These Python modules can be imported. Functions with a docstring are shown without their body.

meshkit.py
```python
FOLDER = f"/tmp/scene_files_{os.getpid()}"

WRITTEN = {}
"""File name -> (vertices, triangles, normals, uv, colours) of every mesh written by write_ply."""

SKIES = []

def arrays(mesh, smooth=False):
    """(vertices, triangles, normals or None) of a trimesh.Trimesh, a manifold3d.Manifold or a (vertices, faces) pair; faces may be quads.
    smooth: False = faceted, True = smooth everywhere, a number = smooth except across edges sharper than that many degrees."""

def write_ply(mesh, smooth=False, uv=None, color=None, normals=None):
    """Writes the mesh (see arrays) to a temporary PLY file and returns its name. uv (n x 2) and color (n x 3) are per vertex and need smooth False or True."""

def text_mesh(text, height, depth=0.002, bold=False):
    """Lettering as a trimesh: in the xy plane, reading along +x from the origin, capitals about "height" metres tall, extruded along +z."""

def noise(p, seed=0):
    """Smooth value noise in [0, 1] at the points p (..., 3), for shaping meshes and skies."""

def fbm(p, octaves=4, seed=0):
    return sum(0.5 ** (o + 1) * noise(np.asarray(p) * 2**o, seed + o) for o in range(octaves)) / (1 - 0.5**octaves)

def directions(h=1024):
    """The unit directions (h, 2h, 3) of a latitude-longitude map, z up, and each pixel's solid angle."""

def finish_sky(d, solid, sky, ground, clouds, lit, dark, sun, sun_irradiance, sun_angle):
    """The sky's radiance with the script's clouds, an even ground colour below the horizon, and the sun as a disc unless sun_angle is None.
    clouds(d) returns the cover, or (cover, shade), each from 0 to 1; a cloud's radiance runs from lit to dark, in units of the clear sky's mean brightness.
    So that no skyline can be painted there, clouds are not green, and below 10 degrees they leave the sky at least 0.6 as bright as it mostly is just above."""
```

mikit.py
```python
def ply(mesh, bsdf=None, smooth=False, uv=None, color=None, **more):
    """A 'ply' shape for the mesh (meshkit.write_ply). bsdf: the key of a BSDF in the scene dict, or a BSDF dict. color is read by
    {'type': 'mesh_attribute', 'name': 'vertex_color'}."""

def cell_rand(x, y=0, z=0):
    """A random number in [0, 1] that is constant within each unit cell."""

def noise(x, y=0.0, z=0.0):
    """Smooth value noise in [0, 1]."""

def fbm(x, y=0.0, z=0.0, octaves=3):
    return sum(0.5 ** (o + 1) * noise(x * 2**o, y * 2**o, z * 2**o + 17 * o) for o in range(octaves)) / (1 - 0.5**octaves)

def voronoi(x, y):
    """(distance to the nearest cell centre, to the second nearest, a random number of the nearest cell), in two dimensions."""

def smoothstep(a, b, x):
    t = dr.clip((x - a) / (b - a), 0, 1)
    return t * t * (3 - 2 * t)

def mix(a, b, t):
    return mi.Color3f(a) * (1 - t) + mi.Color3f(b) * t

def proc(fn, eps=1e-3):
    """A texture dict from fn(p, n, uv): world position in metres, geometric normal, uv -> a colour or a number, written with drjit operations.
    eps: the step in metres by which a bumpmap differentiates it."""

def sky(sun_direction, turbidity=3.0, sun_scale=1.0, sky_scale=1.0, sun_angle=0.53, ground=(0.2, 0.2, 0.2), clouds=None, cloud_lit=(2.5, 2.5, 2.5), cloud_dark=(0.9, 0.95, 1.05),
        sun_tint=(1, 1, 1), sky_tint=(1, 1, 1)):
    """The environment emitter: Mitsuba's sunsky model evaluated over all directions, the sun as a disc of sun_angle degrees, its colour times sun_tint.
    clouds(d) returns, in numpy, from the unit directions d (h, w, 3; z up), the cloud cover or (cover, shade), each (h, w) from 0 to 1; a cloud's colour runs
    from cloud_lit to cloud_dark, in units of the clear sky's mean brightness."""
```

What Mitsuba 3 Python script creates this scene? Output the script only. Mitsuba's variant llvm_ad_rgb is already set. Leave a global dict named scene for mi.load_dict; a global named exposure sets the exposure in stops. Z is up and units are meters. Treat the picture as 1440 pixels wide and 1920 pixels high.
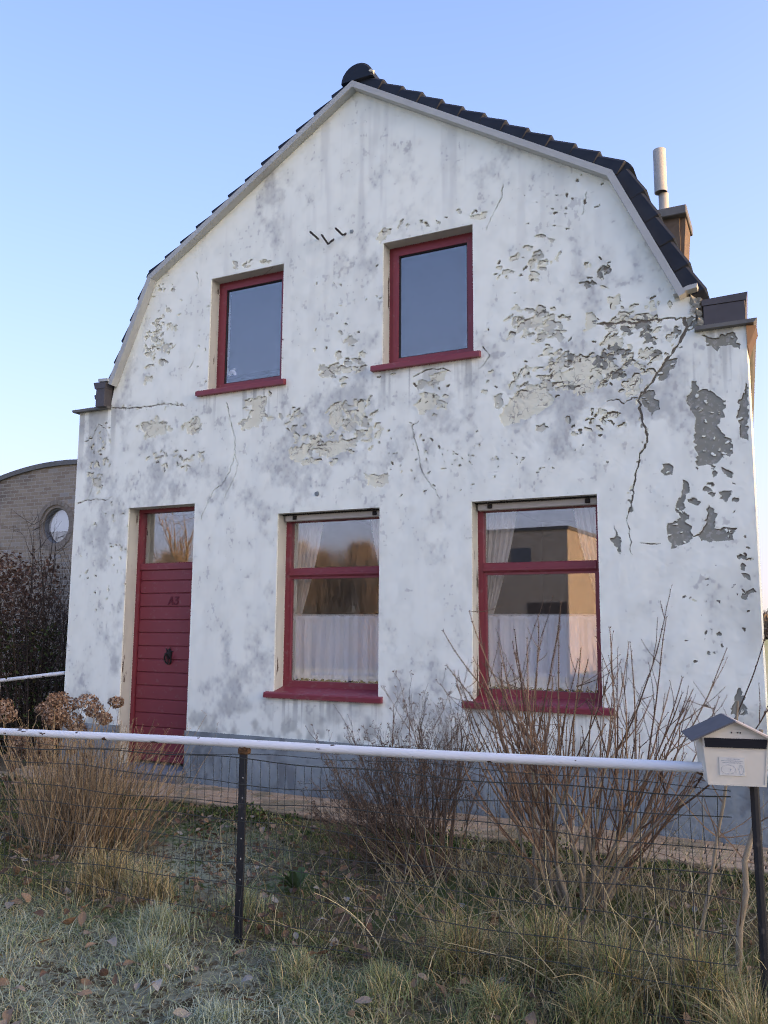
import math, random
import numpy as np, trimesh, manifold3d as m3d, drjit as dr, mitsuba as mi
import shapely
from shapely import affinity
from shapely.geometry import Polygon, LineString, box as sbox
from shapely.ops import unary_union
import mikit, meshkit
from mikit import proc, noise, fbm, voronoi, cell_rand, smoothstep, mix

T = mi.ScalarTransform4f
scene, labels = {}, {}

# ------------------------------------------------------------------ camera, sky, exposure
CAM = np.array([3.84, -7.0, 1.605])
FWD = np.array([-0.43810338, 0.8888648, 0.13410743])
scene['camera'] = {'type': 'perspective', 'fov': 49.2097, 'fov_axis': 'x', 'near_clip': 0.05, 'far_clip': 3000.0,
                   'to_world': T().look_at(origin=CAM.tolist(), target=(CAM + FWD).tolist(), up=[0.05260477, -0.12358009, 0.9909393])}
exposure = 4.32
SUN_EL, SUN_AZ = math.radians(11.0), math.radians(2.0)      # low winter sun from the side of the house


scene['sky'] = mikit.sky([math.cos(SUN_EL) * math.cos(SUN_AZ), math.cos(SUN_EL) * math.sin(SUN_AZ), math.sin(SUN_EL)], turbidity=8.0,
                         sun_scale=.6, sky_tint=(.62, .685, 1.05), sun_tint=(1, .92, .84), ground=(.28, .28, .24),
                         clouds=lambda d: .45 * np.exp(-np.maximum(np.degrees(np.arcsin(np.clip(d[..., 2], -1, 1))), 0) / 6.0), cloud_lit=(1.55, 1.36, 1.2), cloud_dark=(1.55, 1.36, 1.2))

# ------------------------------------------------------------------ helpers


def lin(r, g, b):
    return [((c / 255 + .055) / 1.055) ** 2.4 if c > 10 else c / 255 / 12.92 for c in (r, g, b)]


def rgb(c):
    return {'type': 'rgb', 'value': [float(x) for x in c]}


def numbered(key):
    if key not in scene and key not in labels:
        return key
    for i in range(1, 1000):
        k = f'{key}_{i:03d}'
        if k not in scene and k not in labels:
            return k


def thing(name, label, cat, group=None):
    key = numbered(name)
    labels[key] = {'label': label, 'category': cat}
    if group:
        labels[key]['group'] = group
    return key


def obj(name, mesh, bsdf, parent=None, smooth=False, **kw):
    key = numbered((parent + '__' if parent else '') + name)
    scene[key] = mikit.ply(mesh, bsdf, smooth=smooth, **kw)
    return key


def single(name, mesh, bsdf, label, cat, group=None, smooth=False, **kw):
    key = obj(name, mesh, bsdf, None, smooth, **kw)
    labels[key] = {'label': label, 'category': cat}
    if group:
        labels[key]['group'] = group
    return key


def struct(name, mesh, bsdf, kind='structure', **kw):
    key = obj(name, mesh, bsdf, None, **kw)
    labels[key] = {'kind': kind}
    return key


def stuff(key, label=None):
    labels.setdefault(key, {})['kind'] = 'stuff'
    if label:
        labels[key]['label'] = label
    return key


class MB:
    """Collects pieces of one mesh."""
    def __init__(s):
        s.v, s.f, s.c, s.n = [], [], [], 0

    def add(s, v, f, c=None):
        v = np.asarray(v, float)
        f = np.asarray(f, int)
        if f.shape[1] == 4:
            f = np.vstack([f[:, [0, 1, 2]], f[:, [0, 2, 3]]])
        s.v.append(v); s.f.append(f + s.n); s.n += len(v)
        if c is not None:
            s.c.append(np.broadcast_to(np.asarray(c, float), (len(v), 3)))
        return s

    def mesh(s):
        return np.vstack(s.v), np.vstack(s.f)

    def color(s):
        return np.vstack(s.c)

    def box(s, lo, hi):
        return s.add(*boxm(lo, hi))

    def tube(s, p, r, sides=5, c=None):
        v, f = tube(p, r, sides)
        return s.add(v, f, c)


BF = np.array([[0, 2, 3, 1], [4, 5, 7, 6], [0, 1, 5, 4], [2, 6, 7, 3], [0, 4, 6, 2], [1, 3, 7, 5]])


def boxm(lo, hi):
    v = np.array([[(lo, hi)[i][0], (lo, hi)[j][1], (lo, hi)[k][2]] for i in (0, 1) for j in (0, 1) for k in (0, 1)], float)
    return v, np.vstack([BF[:, [0, 1, 2]], BF[:, [0, 2, 3]]])


def cbox(lo, hi, ch=.006):
    """A box with chamfered edges."""
    lo, hi = np.array(lo, float), np.array(hi, float)
    pts = []
    for k in range(3):
        a, b = lo + ch, hi - ch
        a[k], b[k] = lo[k], hi[k]
        pts += [[(a, b)[i][0], (a, b)[j][1], (a, b)[l][2]] for i in (0, 1) for j in (0, 1) for l in (0, 1)]
    return hullm(pts)


def hullm(pts):
    m = m3d.Manifold.hull_points(np.asarray(pts, np.float64)).to_mesh()
    return np.array(m.vert_properties[:, :3], float), np.array(m.tri_verts, int)


def tube(p, r, sides=5):
    p = np.asarray(p, float)
    n = len(p)
    t = np.gradient(p, axis=0)
    t /= np.linalg.norm(t, axis=1, keepdims=True) + 1e-12
    ref = np.where(np.abs(t[:, 2:]) < .9, [[0, 0, 1.]], [[1., 0, 0]])
    ref = ref[n // 2:n // 2 + 1] * np.ones((n, 1))
    a = np.cross(t, ref); a /= np.linalg.norm(a, axis=1, keepdims=True) + 1e-12
    b = np.cross(t, a)
    g = np.arange(sides) * 2 * np.pi / sides
    r = np.broadcast_to(r, (n,))
    v = p[:, None] + r[:, None, None] * (np.cos(g)[None, :, None] * a[:, None] + np.sin(g)[None, :, None] * b[:, None])
    i, j = np.meshgrid(np.arange(n - 1), np.arange(sides), indexing='ij')
    q = np.stack([i * sides + j, (i + 1) * sides + j, (i + 1) * sides + (j + 1) % sides, i * sides + (j + 1) % sides], -1).reshape(-1, 4)
    v = np.vstack([v.reshape(-1, 3), p[:1], p[-1:]])
    k = np.arange(sides)
    caps = np.vstack([np.stack([k, (k + 1) % sides, k * 0 + n * sides], 1), np.stack([(k + 1) % sides + (n - 1) * sides, k + (n - 1) * sides, k * 0 + n * sides + 1], 1)])
    return v, np.vstack([q[:, [0, 1, 2]], q[:, [0, 2, 3]], caps])


def extr(poly, y0, y1):
    """A polygon of the x-z plane, extruded from y0 (towards the viewer) to y1."""
    polys = [poly] if isinstance(poly, Polygon) else [g for g in poly.geoms if isinstance(g, Polygon)]
    rings = []
    for g in polys:
        g = shapely.geometry.polygon.orient(g)
        rings.append(np.array(g.exterior.coords)[:-1])
        rings += [np.array(h.coords)[:-1] for h in g.interiors]
    m = m3d.Manifold.extrude(m3d.CrossSection(rings, m3d.FillRule.EvenOdd), y1 - y0).to_mesh()
    v = np.array(m.vert_properties[:, :3], float)
    return np.stack([v[:, 0], y1 - v[:, 2], v[:, 1]], 1), np.array(m.tri_verts, int)


def extrx(pts, x0, x1):
    """A convex or simple profile of (y, z) points, extruded along x."""
    v, f = extr(Polygon(pts), x0, x1)
    return np.stack([v[:, 1], v[:, 0], v[:, 2]], 1), f[:, ::-1]


def extry_along(pts_xz, y0, y1):
    return extr(Polygon(pts_xz), y0, y1)


def rect(x0, z0, x1, z1):
    return sbox(x0, z0, x1, z1)


def frame_poly(x0, z0, x1, z1, w, wb=None, wt=None):
    wb = w if wb is None else wb
    wt = w if wt is None else wt
    return rect(x0, z0, x1, z1).difference(rect(x0 + w, z0 + wb, x1 - w, z1 - wt))


def lathe(prof, n=24):
    prof = np.asarray(prof, float)
    g = np.arange(n) * 2 * np.pi / n
    v = np.stack([prof[:, 0:1] * np.cos(g), prof[:, 0:1] * np.sin(g), prof[:, 1:2] + 0 * g], -1).reshape(-1, 3)
    i, j = np.meshgrid(np.arange(len(prof) - 1), np.arange(n), indexing='ij')
    q = np.stack([i * n + j, i * n + (j + 1) % n, (i + 1) * n + (j + 1) % n, (i + 1) * n + j], -1).reshape(-1, 4)
    return v, np.vstack([q[:, [0, 1, 2]], q[:, [0, 2, 3]]])


def extr_tiled(poly, y0, y1, cell=1.1):
    """extr() for a sheet with thousands of holes: cut into tiles, each checked."""
    m = MB()
    bx0, bz0, bx1, bz1 = poly.bounds
    for i in range(int((bx1 - bx0) / cell) + 1):
        for j in range(int((bz1 - bz0) / cell) + 1):
            q = poly.intersection(sbox(bx0 + i * cell, bz0 + j * cell, bx0 + (i + 1) * cell, bz0 + (j + 1) * cell))
            for g in (q.geoms if hasattr(q, 'geoms') else [q]):
                if not isinstance(g, Polygon) or g.area < 1e-6:
                    continue
                g = shapely.set_precision(g, 2e-4)
                for h in (g.geoms if hasattr(g, 'geoms') else [g]):
                    if not isinstance(h, Polygon) or h.area < 1e-6:
                        continue
                    v, f = extr(h, y0, y1)
                    t = v[f]
                    front = t[(np.abs(t[:, :, 1] - y0) < 1e-9).all(1)]
                    ar = np.abs(np.cross(front[:, 1] - front[:, 0], front[:, 2] - front[:, 0])[:, 1]).sum() / 2
                    if abs(ar - h.area) > .01 * h.area + 1e-6:
                        e = trimesh.creation.extrude_polygon(h, y1 - y0, engine='earcut')
                        v = np.array(e.vertices); v = np.stack([v[:, 0], y1 - v[:, 2], v[:, 1]], 1); f = np.array(e.faces)
                    m.add(v, f)
    return m.mesh()


# ------------------------------------------------------------------ materials
def mat(name, color, rough=.7, spec=.3, bump=None, bscale=.01, two=True, **kw):
    d = {'type': 'principled', 'base_color': color if isinstance(color, dict) else rgb(color), 'roughness': rough, 'specular': spec, **kw}
    if bump is not None:
        d = {'type': 'bumpmap', 'arbitrary': bump, 'scale': bscale, 'bsdf': d}
    scene[name] = {'type': 'twosided', 'bsdf': d} if two else d
    return name


def bell(u, a, b):
    return dr.exp(-dr.square((u - a) / b))


def paint_color(p, n, uv):
    x, z = p.x, p.z
    big = fbm(x * 2.1 + 3, z * 1.7, 2.0, 4)
    mid = fbm(x * 8.0, z * 6.2, 5.0, 3)
    fine = fbm(x * 31, z * 26, 1.0, 2)
    streak = fbm(x * 9.0, z * .9, 8.0, 3)
    region = -.25 * bell(z, 1.9, .8) + .55 * bell(z, 3.35, .75) + .42 * bell(z, .85, .5) * bell(x, -.3, 2.6) + .30 * bell(x, 3.35, .5) * bell(z, 1.4, 1.2) + .32 * bell(x, -2.9, .6) * bell(z, 2.4, 1.6) + .5 * bell(x, 1.9, 1.0) * bell(z, 3.7, .5) + .4 * bell(x, -.1, .6) * bell(z, 3.2, .6)
    smudge = smoothstep(.545, .79, .48 * big + .38 * mid + .14 * fine + .17 * region)
    speck = smoothstep(.66, .78, .45 * mid + .55 * fine + .06 * region)
    drip = smoothstep(.50, .78, streak) * (.75 * smoothstep(4.2, 6.2, z) + .25)
    c = mix([.83, .865, .77], [.77, .805, .715], smoothstep(.3, .7, mid))
    c = mix(c, [.345, .365, .365], dr.minimum(.55 * smudge, 1))
    c = mix(c, [.36, .365, .36], .4 * speck)
    c = mix(c, [.42, .435, .42], .32 * drip)
    run = fbm(x * 17.0, z * .7, 4.0, 3)
    under = mi.Float(0)
    for a, b, zs, ln in ((-1.85, -.73, 4.03, .55), (.26, 1.36, 4.03, .5), (-.88, .38, .905, .4), (1.18, 2.46, .905, .4), (-3.6, -3.0, 4.03, .9), (3.1, 3.6, 3.98, 1.0)):
        under = dr.maximum(under, smoothstep(a - .03, a + .05, x) * smoothstep(b + .03, b - .05, x) * smoothstep(zs - ln, zs, z) * smoothstep(zs + .01, zs, z))
    c = mix(c, [.30, .315, .30], .6 * under * smoothstep(.44, .66, run))
    c = mix(c, [.36, .38, .34], .7 * smoothstep(.95, .53, z) * smoothstep(.36, .66, mid))
    c = mix(c, [.42, .43, .37], .55 * smoothstep(3.15, 3.6, x) * smoothstep(.35, .6, big) * smoothstep(3.2, 1.2, z))
    return c


def paint_bump(p, n, uv):
    return fbm(p.x * 5, p.z * 5, p.y, 3) * 1.0 + .25 * noise(p.x * 45, p.z * 45, p.y)


mat('m_paint', proc(paint_color), .75, .25, proc(paint_bump, 4e-3), .010)
mat('m_reveal', proc(lambda p, n, uv: mix(mix([.56, .58, .52], [.44, .455, .41], fbm(p.x * 4 + p.y * 9, p.z * 2, p.y * 5, 3)), [.10, .08, .065],
                                          smoothstep(.74, .80, fbm(p.x * 11 + p.y * 17, p.z * 4, 3, 3)))), .85, .2)
mat('m_cream', proc(lambda p, n, uv: mix(mix([.80, .80, .63], [.66, .65, .52], fbm(p.x * 8, p.z * 8, 1, 3)), [.27, .245, .20], .85 * smoothstep(.05, .015, dr.abs(fbm(p.x * 22, p.z * 26, 2, 3) - .5)) * smoothstep(.4, .6, fbm(p.x * 9, p.z * 9, 6, 2)))), .9, .15,
    proc(lambda p, n, uv: fbm(p.x * 40, p.z * 40, 1, 3), 2e-3), .012)
mat('m_undercoat', proc(lambda p, n, uv: mix([.66, .66, .55], [.46, .465, .40], fbm(p.x * 12, p.z * 12, 1, 3))), .95, .1,
    proc(lambda p, n, uv: fbm(p.x * 60, p.z * 60, 1, 2), 2e-3), .006)
mat('m_render', proc(lambda p, n, uv: mix(mix([.285, .29, .245], [.225, .23, .20], fbm(p.x * 7, p.z * 7, 1, 3)), [.42, .41, .38], .5 * smoothstep(.62, .75, fbm(p.x * 50, p.z * 50, 2, 2)))), .95, .1,
    proc(lambda p, n, uv: fbm(p.x * 60, p.z * 60, 1, 2), 2e-3), .006)
mat('m_crack', [.19, .17, .14], 1.0, .0)
mat('m_plinth', proc(lambda p, n, uv: mix(mix([.175, .215, .23], [.27, .31, .325], fbm(p.x * 2.2, p.z * 4, 3, 3)), [.12, .13, .14], .6 * smoothstep(.5, .75, fbm(p.x * 9, p.z * 6, 1, 3)))), .8, .25,
    proc(lambda p, n, uv: fbm(p.x * 22, p.z * 22, p.y, 3), 3e-3), .010)


def red_paint(p, n, uv):
    f = fbm(p.x * 3, p.z * 3, p.y * 3, 3)
    g = fbm(p.x * 24, p.z * 24, p.y * 24, 3)
    return mix(mix([.185, .025, .037], [.215, .038, .050], f), [.24, .14, .14], .32 * smoothstep(.60, .80, g))


mat('m_red', proc(red_paint), .42, .45)
mat('m_beige', [.46, .44, .40], .55, .3)
mat('m_dark', [.02, .02, .022], .6, .3)
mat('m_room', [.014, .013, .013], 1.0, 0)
mat('m_tile', proc(lambda p, n, uv: mix([.011, .0165, .028], [.022, .030, .046], fbm(p.x * 9, p.y * 9, p.z * 9, 3))), .6, .15)
mat('m_verge', proc(lambda p, n, uv: mix([.43, .455, .44], [.33, .345, .335], fbm(p.x * 3, p.y * 9, p.z * 3, 4))), .55, .3)
mat('m_zinc', proc(lambda p, n, uv: mix([.050, .046, .050], [.085, .078, .082], fbm(p.x * 6, p.y * 6, p.z * 9, 3))), .55, .4)
mat('m_ledge', proc(lambda p, n, uv: mix([.10, .10, .095], [.16, .155, .14], fbm(p.x * 9, p.y * 9, p.z * 9, 3))), .6, .35)
mat('m_soffit', [.11, .08, .06], .8, .2)
mat('m_chimney', proc(lambda p, n, uv: mix([.11, .085, .065], [.16, .125, .095], fbm(p.x * 9, p.y * 9, p.z * 9, 3))), .9, .1)
mat('m_flue', proc(lambda p, n, uv: mix([.52, .50, .44], [.40, .385, .34], fbm(p.x * 12, p.y * 12, p.z * 5, 3))), .5, .4)
mat('m_iron', [.018, .015, .014], .7, .3)
mat('m_stone', proc(lambda p, n, uv: mix([.10, .115, .13], [.20, .215, .23], fbm(p.x * 9, p.y * 9, p.z * 9, 4))), .75, .3)
scene['m_pane_high'] = {'type': 'thindielectric', 'int_ior': 2.0, 'ext_ior': 1.0}
scene['m_pane_low'] = {'type': 'thindielectric', 'int_ior': 2.2, 'ext_ior': 1.0}


def cloth(name, c, t):
    scene[name] = {'type': 'principledthin', 'base_color': rgb(c), 'roughness': .9, 'spec_trans': 0.0, 'diff_trans': t, 'eta': 1.3}
    return name


cloth('m_drape', [.80, .77, .70], .5)
scene['m_net'] = {'type': 'mask', 'opacity': .88, 'bsdf': {'type': 'principledthin', 'base_color': rgb([.94, .95, .94]), 'roughness': .9, 'spec_trans': 0.0, 'diff_trans': .3, 'eta': 1.3}}

# ------------------------------------------------------------------ measured positions on the facade (x, z in metres)
GREY= [[(3.258,3.947),(3.366,3.927),(3.439,3.956),(3.493,3.934),(3.523,3.894),(3.509,3.865),(3.526,3.806),(3.449,3.843),(3.382,3.849),(3.361,3.812),(3.33,3.847),(3.291,3.866),(3.276,3.909)],[(3.129,4.125),(3.232,4.118),(3.218,4.075),(3.216,4.03),(3.157,3.994),(3.135,4.056)],[(2.95,3.779),(3.042,3.785),(3.045,3.753),(2.965,3.637),(2.914,3.621),(2.911,3.657),(2.86,3.641)],[(2.749,3.495),(2.836,3.553),(2.915,3.386),(2.829,3.342),(2.768,3.448)],[(3.149,3.582),(3.19,3.577),(3.215,3.499),(3.295,3.489),(3.401,3.376),(3.377,3.271),(3.323,3.203),(3.427,3.072),(3.441,2.964),(3.322,2.909),(3.181,2.869),(3.174,2.986),(3.151,3.119),(3.185,3.247),(3.121,3.386),(3.103,3.432),(3.155,3.515)],[(3.564,3.531),(3.562,3.315),(3.561,3.059),(3.512,3.064),(3.492,3.216),(3.484,3.302),(3.528,3.427)],[(3.348,2.873),(3.386,2.84),(3.435,2.811),(3.413,2.77),(3.368,2.808)],[(3.06,2.761),(3.1,2.741),(3.089,2.664),(3.045,2.576),(3.059,2.515),(3.09,2.488),(3.072,2.437),(3.11,2.384),(3.099,2.3),(3.049,2.259),(2.951,2.237),(2.914,2.341),(2.934,2.427),(2.992,2.458),(3.025,2.47),(2.995,2.527),(3.006,2.613)],[(3.244,2.565),(3.288,2.478),(3.268,2.377),(3.426,2.37),(3.407,2.271),(3.287,2.284),(3.209,2.279),(3.116,2.333),(3.164,2.348),(3.214,2.397),(3.225,2.481)],[(2.518,2.428),(2.541,2.339),(2.575,2.32),(2.545,2.198),(2.521,2.252),(2.471,2.307),(2.515,2.34)],[(3.335,2.665),(3.413,2.669),(3.378,2.574),(3.34,2.61)],[(2.898,2.913),(2.948,2.926),(2.996,2.887),(2.986,2.844),(2.936,2.822),(2.9,2.851)],[(3.35,1.015),(3.401,1.151),(3.425,1.097),(3.447,1.019),(3.459,0.961),(3.333,0.954)],[(-3.33,3.24),(-3.249,3.253),(-3.181,3.199),(-3.201,3.145),(-3.282,3.138)],[(1.868,3.348),(1.944,3.36),(1.967,3.324),(1.914,3.273),(1.862,3.297)],[(1.476,3.643),(1.551,3.668),(1.56,3.56),(1.5,3.527)]]
CREAM= [[(1.524,3.466),(1.65,3.623),(1.773,3.705),(1.893,3.705),(1.987,3.631),(2.032,3.531),(1.889,3.451),(1.72,3.397),(1.572,3.373)],[(1.99,3.775),(2.178,3.822),(2.25,3.931),(2.408,3.886),(2.427,3.742),(2.355,3.588),(2.219,3.58),(2.129,3.686)],[(2.602,3.651),(2.732,3.644),(2.75,3.527),(2.641,3.508)],[(-1.168,3.949),(-0.969,3.954),(-0.983,3.786),(-1.057,3.625),(-1.256,3.599),(-1.292,3.666),(-1.127,3.734)],[(0.689,3.657),(0.825,3.754),(0.943,3.704),(0.906,3.607),(0.744,3.558)],[(0.852,3.946),(1.05,3.961),(1.018,3.863),(0.906,3.826)],[(0.188,3.032),(0.443,3.013),(0.432,2.938),(0.303,2.895),(0.218,2.952)],[(0.285,5.379),(0.332,5.469),(0.454,5.466),(0.426,5.405),(0.321,5.327)],[(-2.66,3.815),(-2.445,3.805),(-2.254,3.756),(-2.301,3.659),(-2.551,3.665)],[(-2.034,3.764),(-1.839,3.761),(-1.764,3.678),(-1.861,3.617),(-1.993,3.671)],[(-0.693,3.369),(-0.505,3.363),(-0.441,3.293),(-0.563,3.206),(-0.678,3.258)],[(-0.26,3.385),(0.038,3.4),(0.086,3.327),(-0.078,3.262),(-0.245,3.234)],[(-0.564,3.238),(-0.318,3.24),(-0.329,3.187),(-0.532,3.182)],[(2.512,4.391),(2.603,4.423),(2.645,4.345),(2.564,4.321),(2.502,4.355)],[(2.328,4.302),(2.418,4.264),(2.407,4.17),(2.347,4.141),(2.287,4.117)],[(1.856,4.355),(1.914,4.336),(1.96,4.23),(1.912,4.198),(1.831,4.27)],[(1.259,5.416),(1.427,5.416),(1.443,5.376),(1.338,5.362)],[(-0.194,3.755),(-0.086,3.77),(-0.053,3.579),(-0.141,3.48),(-0.215,3.595)],[(-0.336,4.127),(-0.183,4.178),(-0.092,4.122),(-0.212,4.056),(-0.321,4.031)],[(2.503,4.061),(2.592,4.071),(2.611,3.974),(2.522,3.964)],[(2.979,4.012),(3.042,4.003),(3.027,3.937),(2.985,3.952)]]
CRACKS= [(0.029,[(3.121,4.118),(3.125,4.013),(3.08,3.929),(3.023,3.846),(2.949,3.766),(2.891,3.683),(2.816,3.578),(2.74,3.496),(2.745,3.382),(2.763,3.29),(2.793,3.175),(2.778,3.087),(2.733,3.024),(2.708,2.892),(2.684,2.805),(2.662,2.673),(2.633,2.564),(2.61,2.49)]),(0.029,[(2.416,4.183),(2.551,4.167),(2.639,4.171),(2.726,4.139),(2.835,4.15),(2.984,4.14),(3.121,4.113)]),(0.0174,[(3.19,4.093),(3.125,4.013)]),(0.0209,[(-3.126,4.05),(-2.765,4.01),(-2.571,4.007),(-2.305,4.008),(-2.044,3.96)]),(0.0139,[(-1.48,3.927),(-1.417,3.718),(-1.349,3.54),(-1.349,3.37),(-1.397,3.204),(-1.487,3.07),(-1.608,2.993),(-1.685,2.856),(-1.761,2.69)]),(0.0104,[(-1.349,3.37),(-1.297,3.253),(-1.371,3.062),(-1.466,2.9)]),(0.0139,[(0.744,3.497),(0.673,3.453),(0.706,3.322),(0.744,3.192),(0.772,3.039),(0.852,2.909),(0.958,2.754)]),(0.0139,[(1.59,5.657),(1.578,5.529),(1.521,5.437),(1.468,5.355),(1.426,5.249)]),(0.0116,[(1.379,4.128),(1.44,4.045),(1.403,3.974),(1.352,3.931)]),(0.0162,[(-3.541,2.969),(-3.378,3.002),(-3.094,2.985),(-3.017,3.023)]),(0.0104,[(-3.317,3.288),(-3.328,3.104),(-3.378,3.002)]),(0.0151,[(-3.487,3.69),(-3.373,3.717),(-3.277,3.877),(-3.167,3.816),(-3.102,3.692)]),(0.0174,[(0.688,3.936),(0.825,3.985),(0.986,3.98),(1.071,3.933)]),(0.0151,[(2.478,3.494),(2.554,3.504),(2.618,3.451),(2.684,3.498),(2.749,3.495)]),(0.0104,[(2.614,2.49),(2.627,2.366),(2.639,2.191)]),(0.0139,[(2.709,2.285),(2.792,2.273),(2.867,2.27)]),(0.0116,[(2.355,5.399),(2.334,5.28),(2.313,5.2)]),(0.0128,[(-1.947,5.464),(-1.912,5.334),(-1.922,5.244)]),(0.0128,[(-1.991,4.373),(-1.944,4.457),(-1.918,4.531)])]
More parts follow.
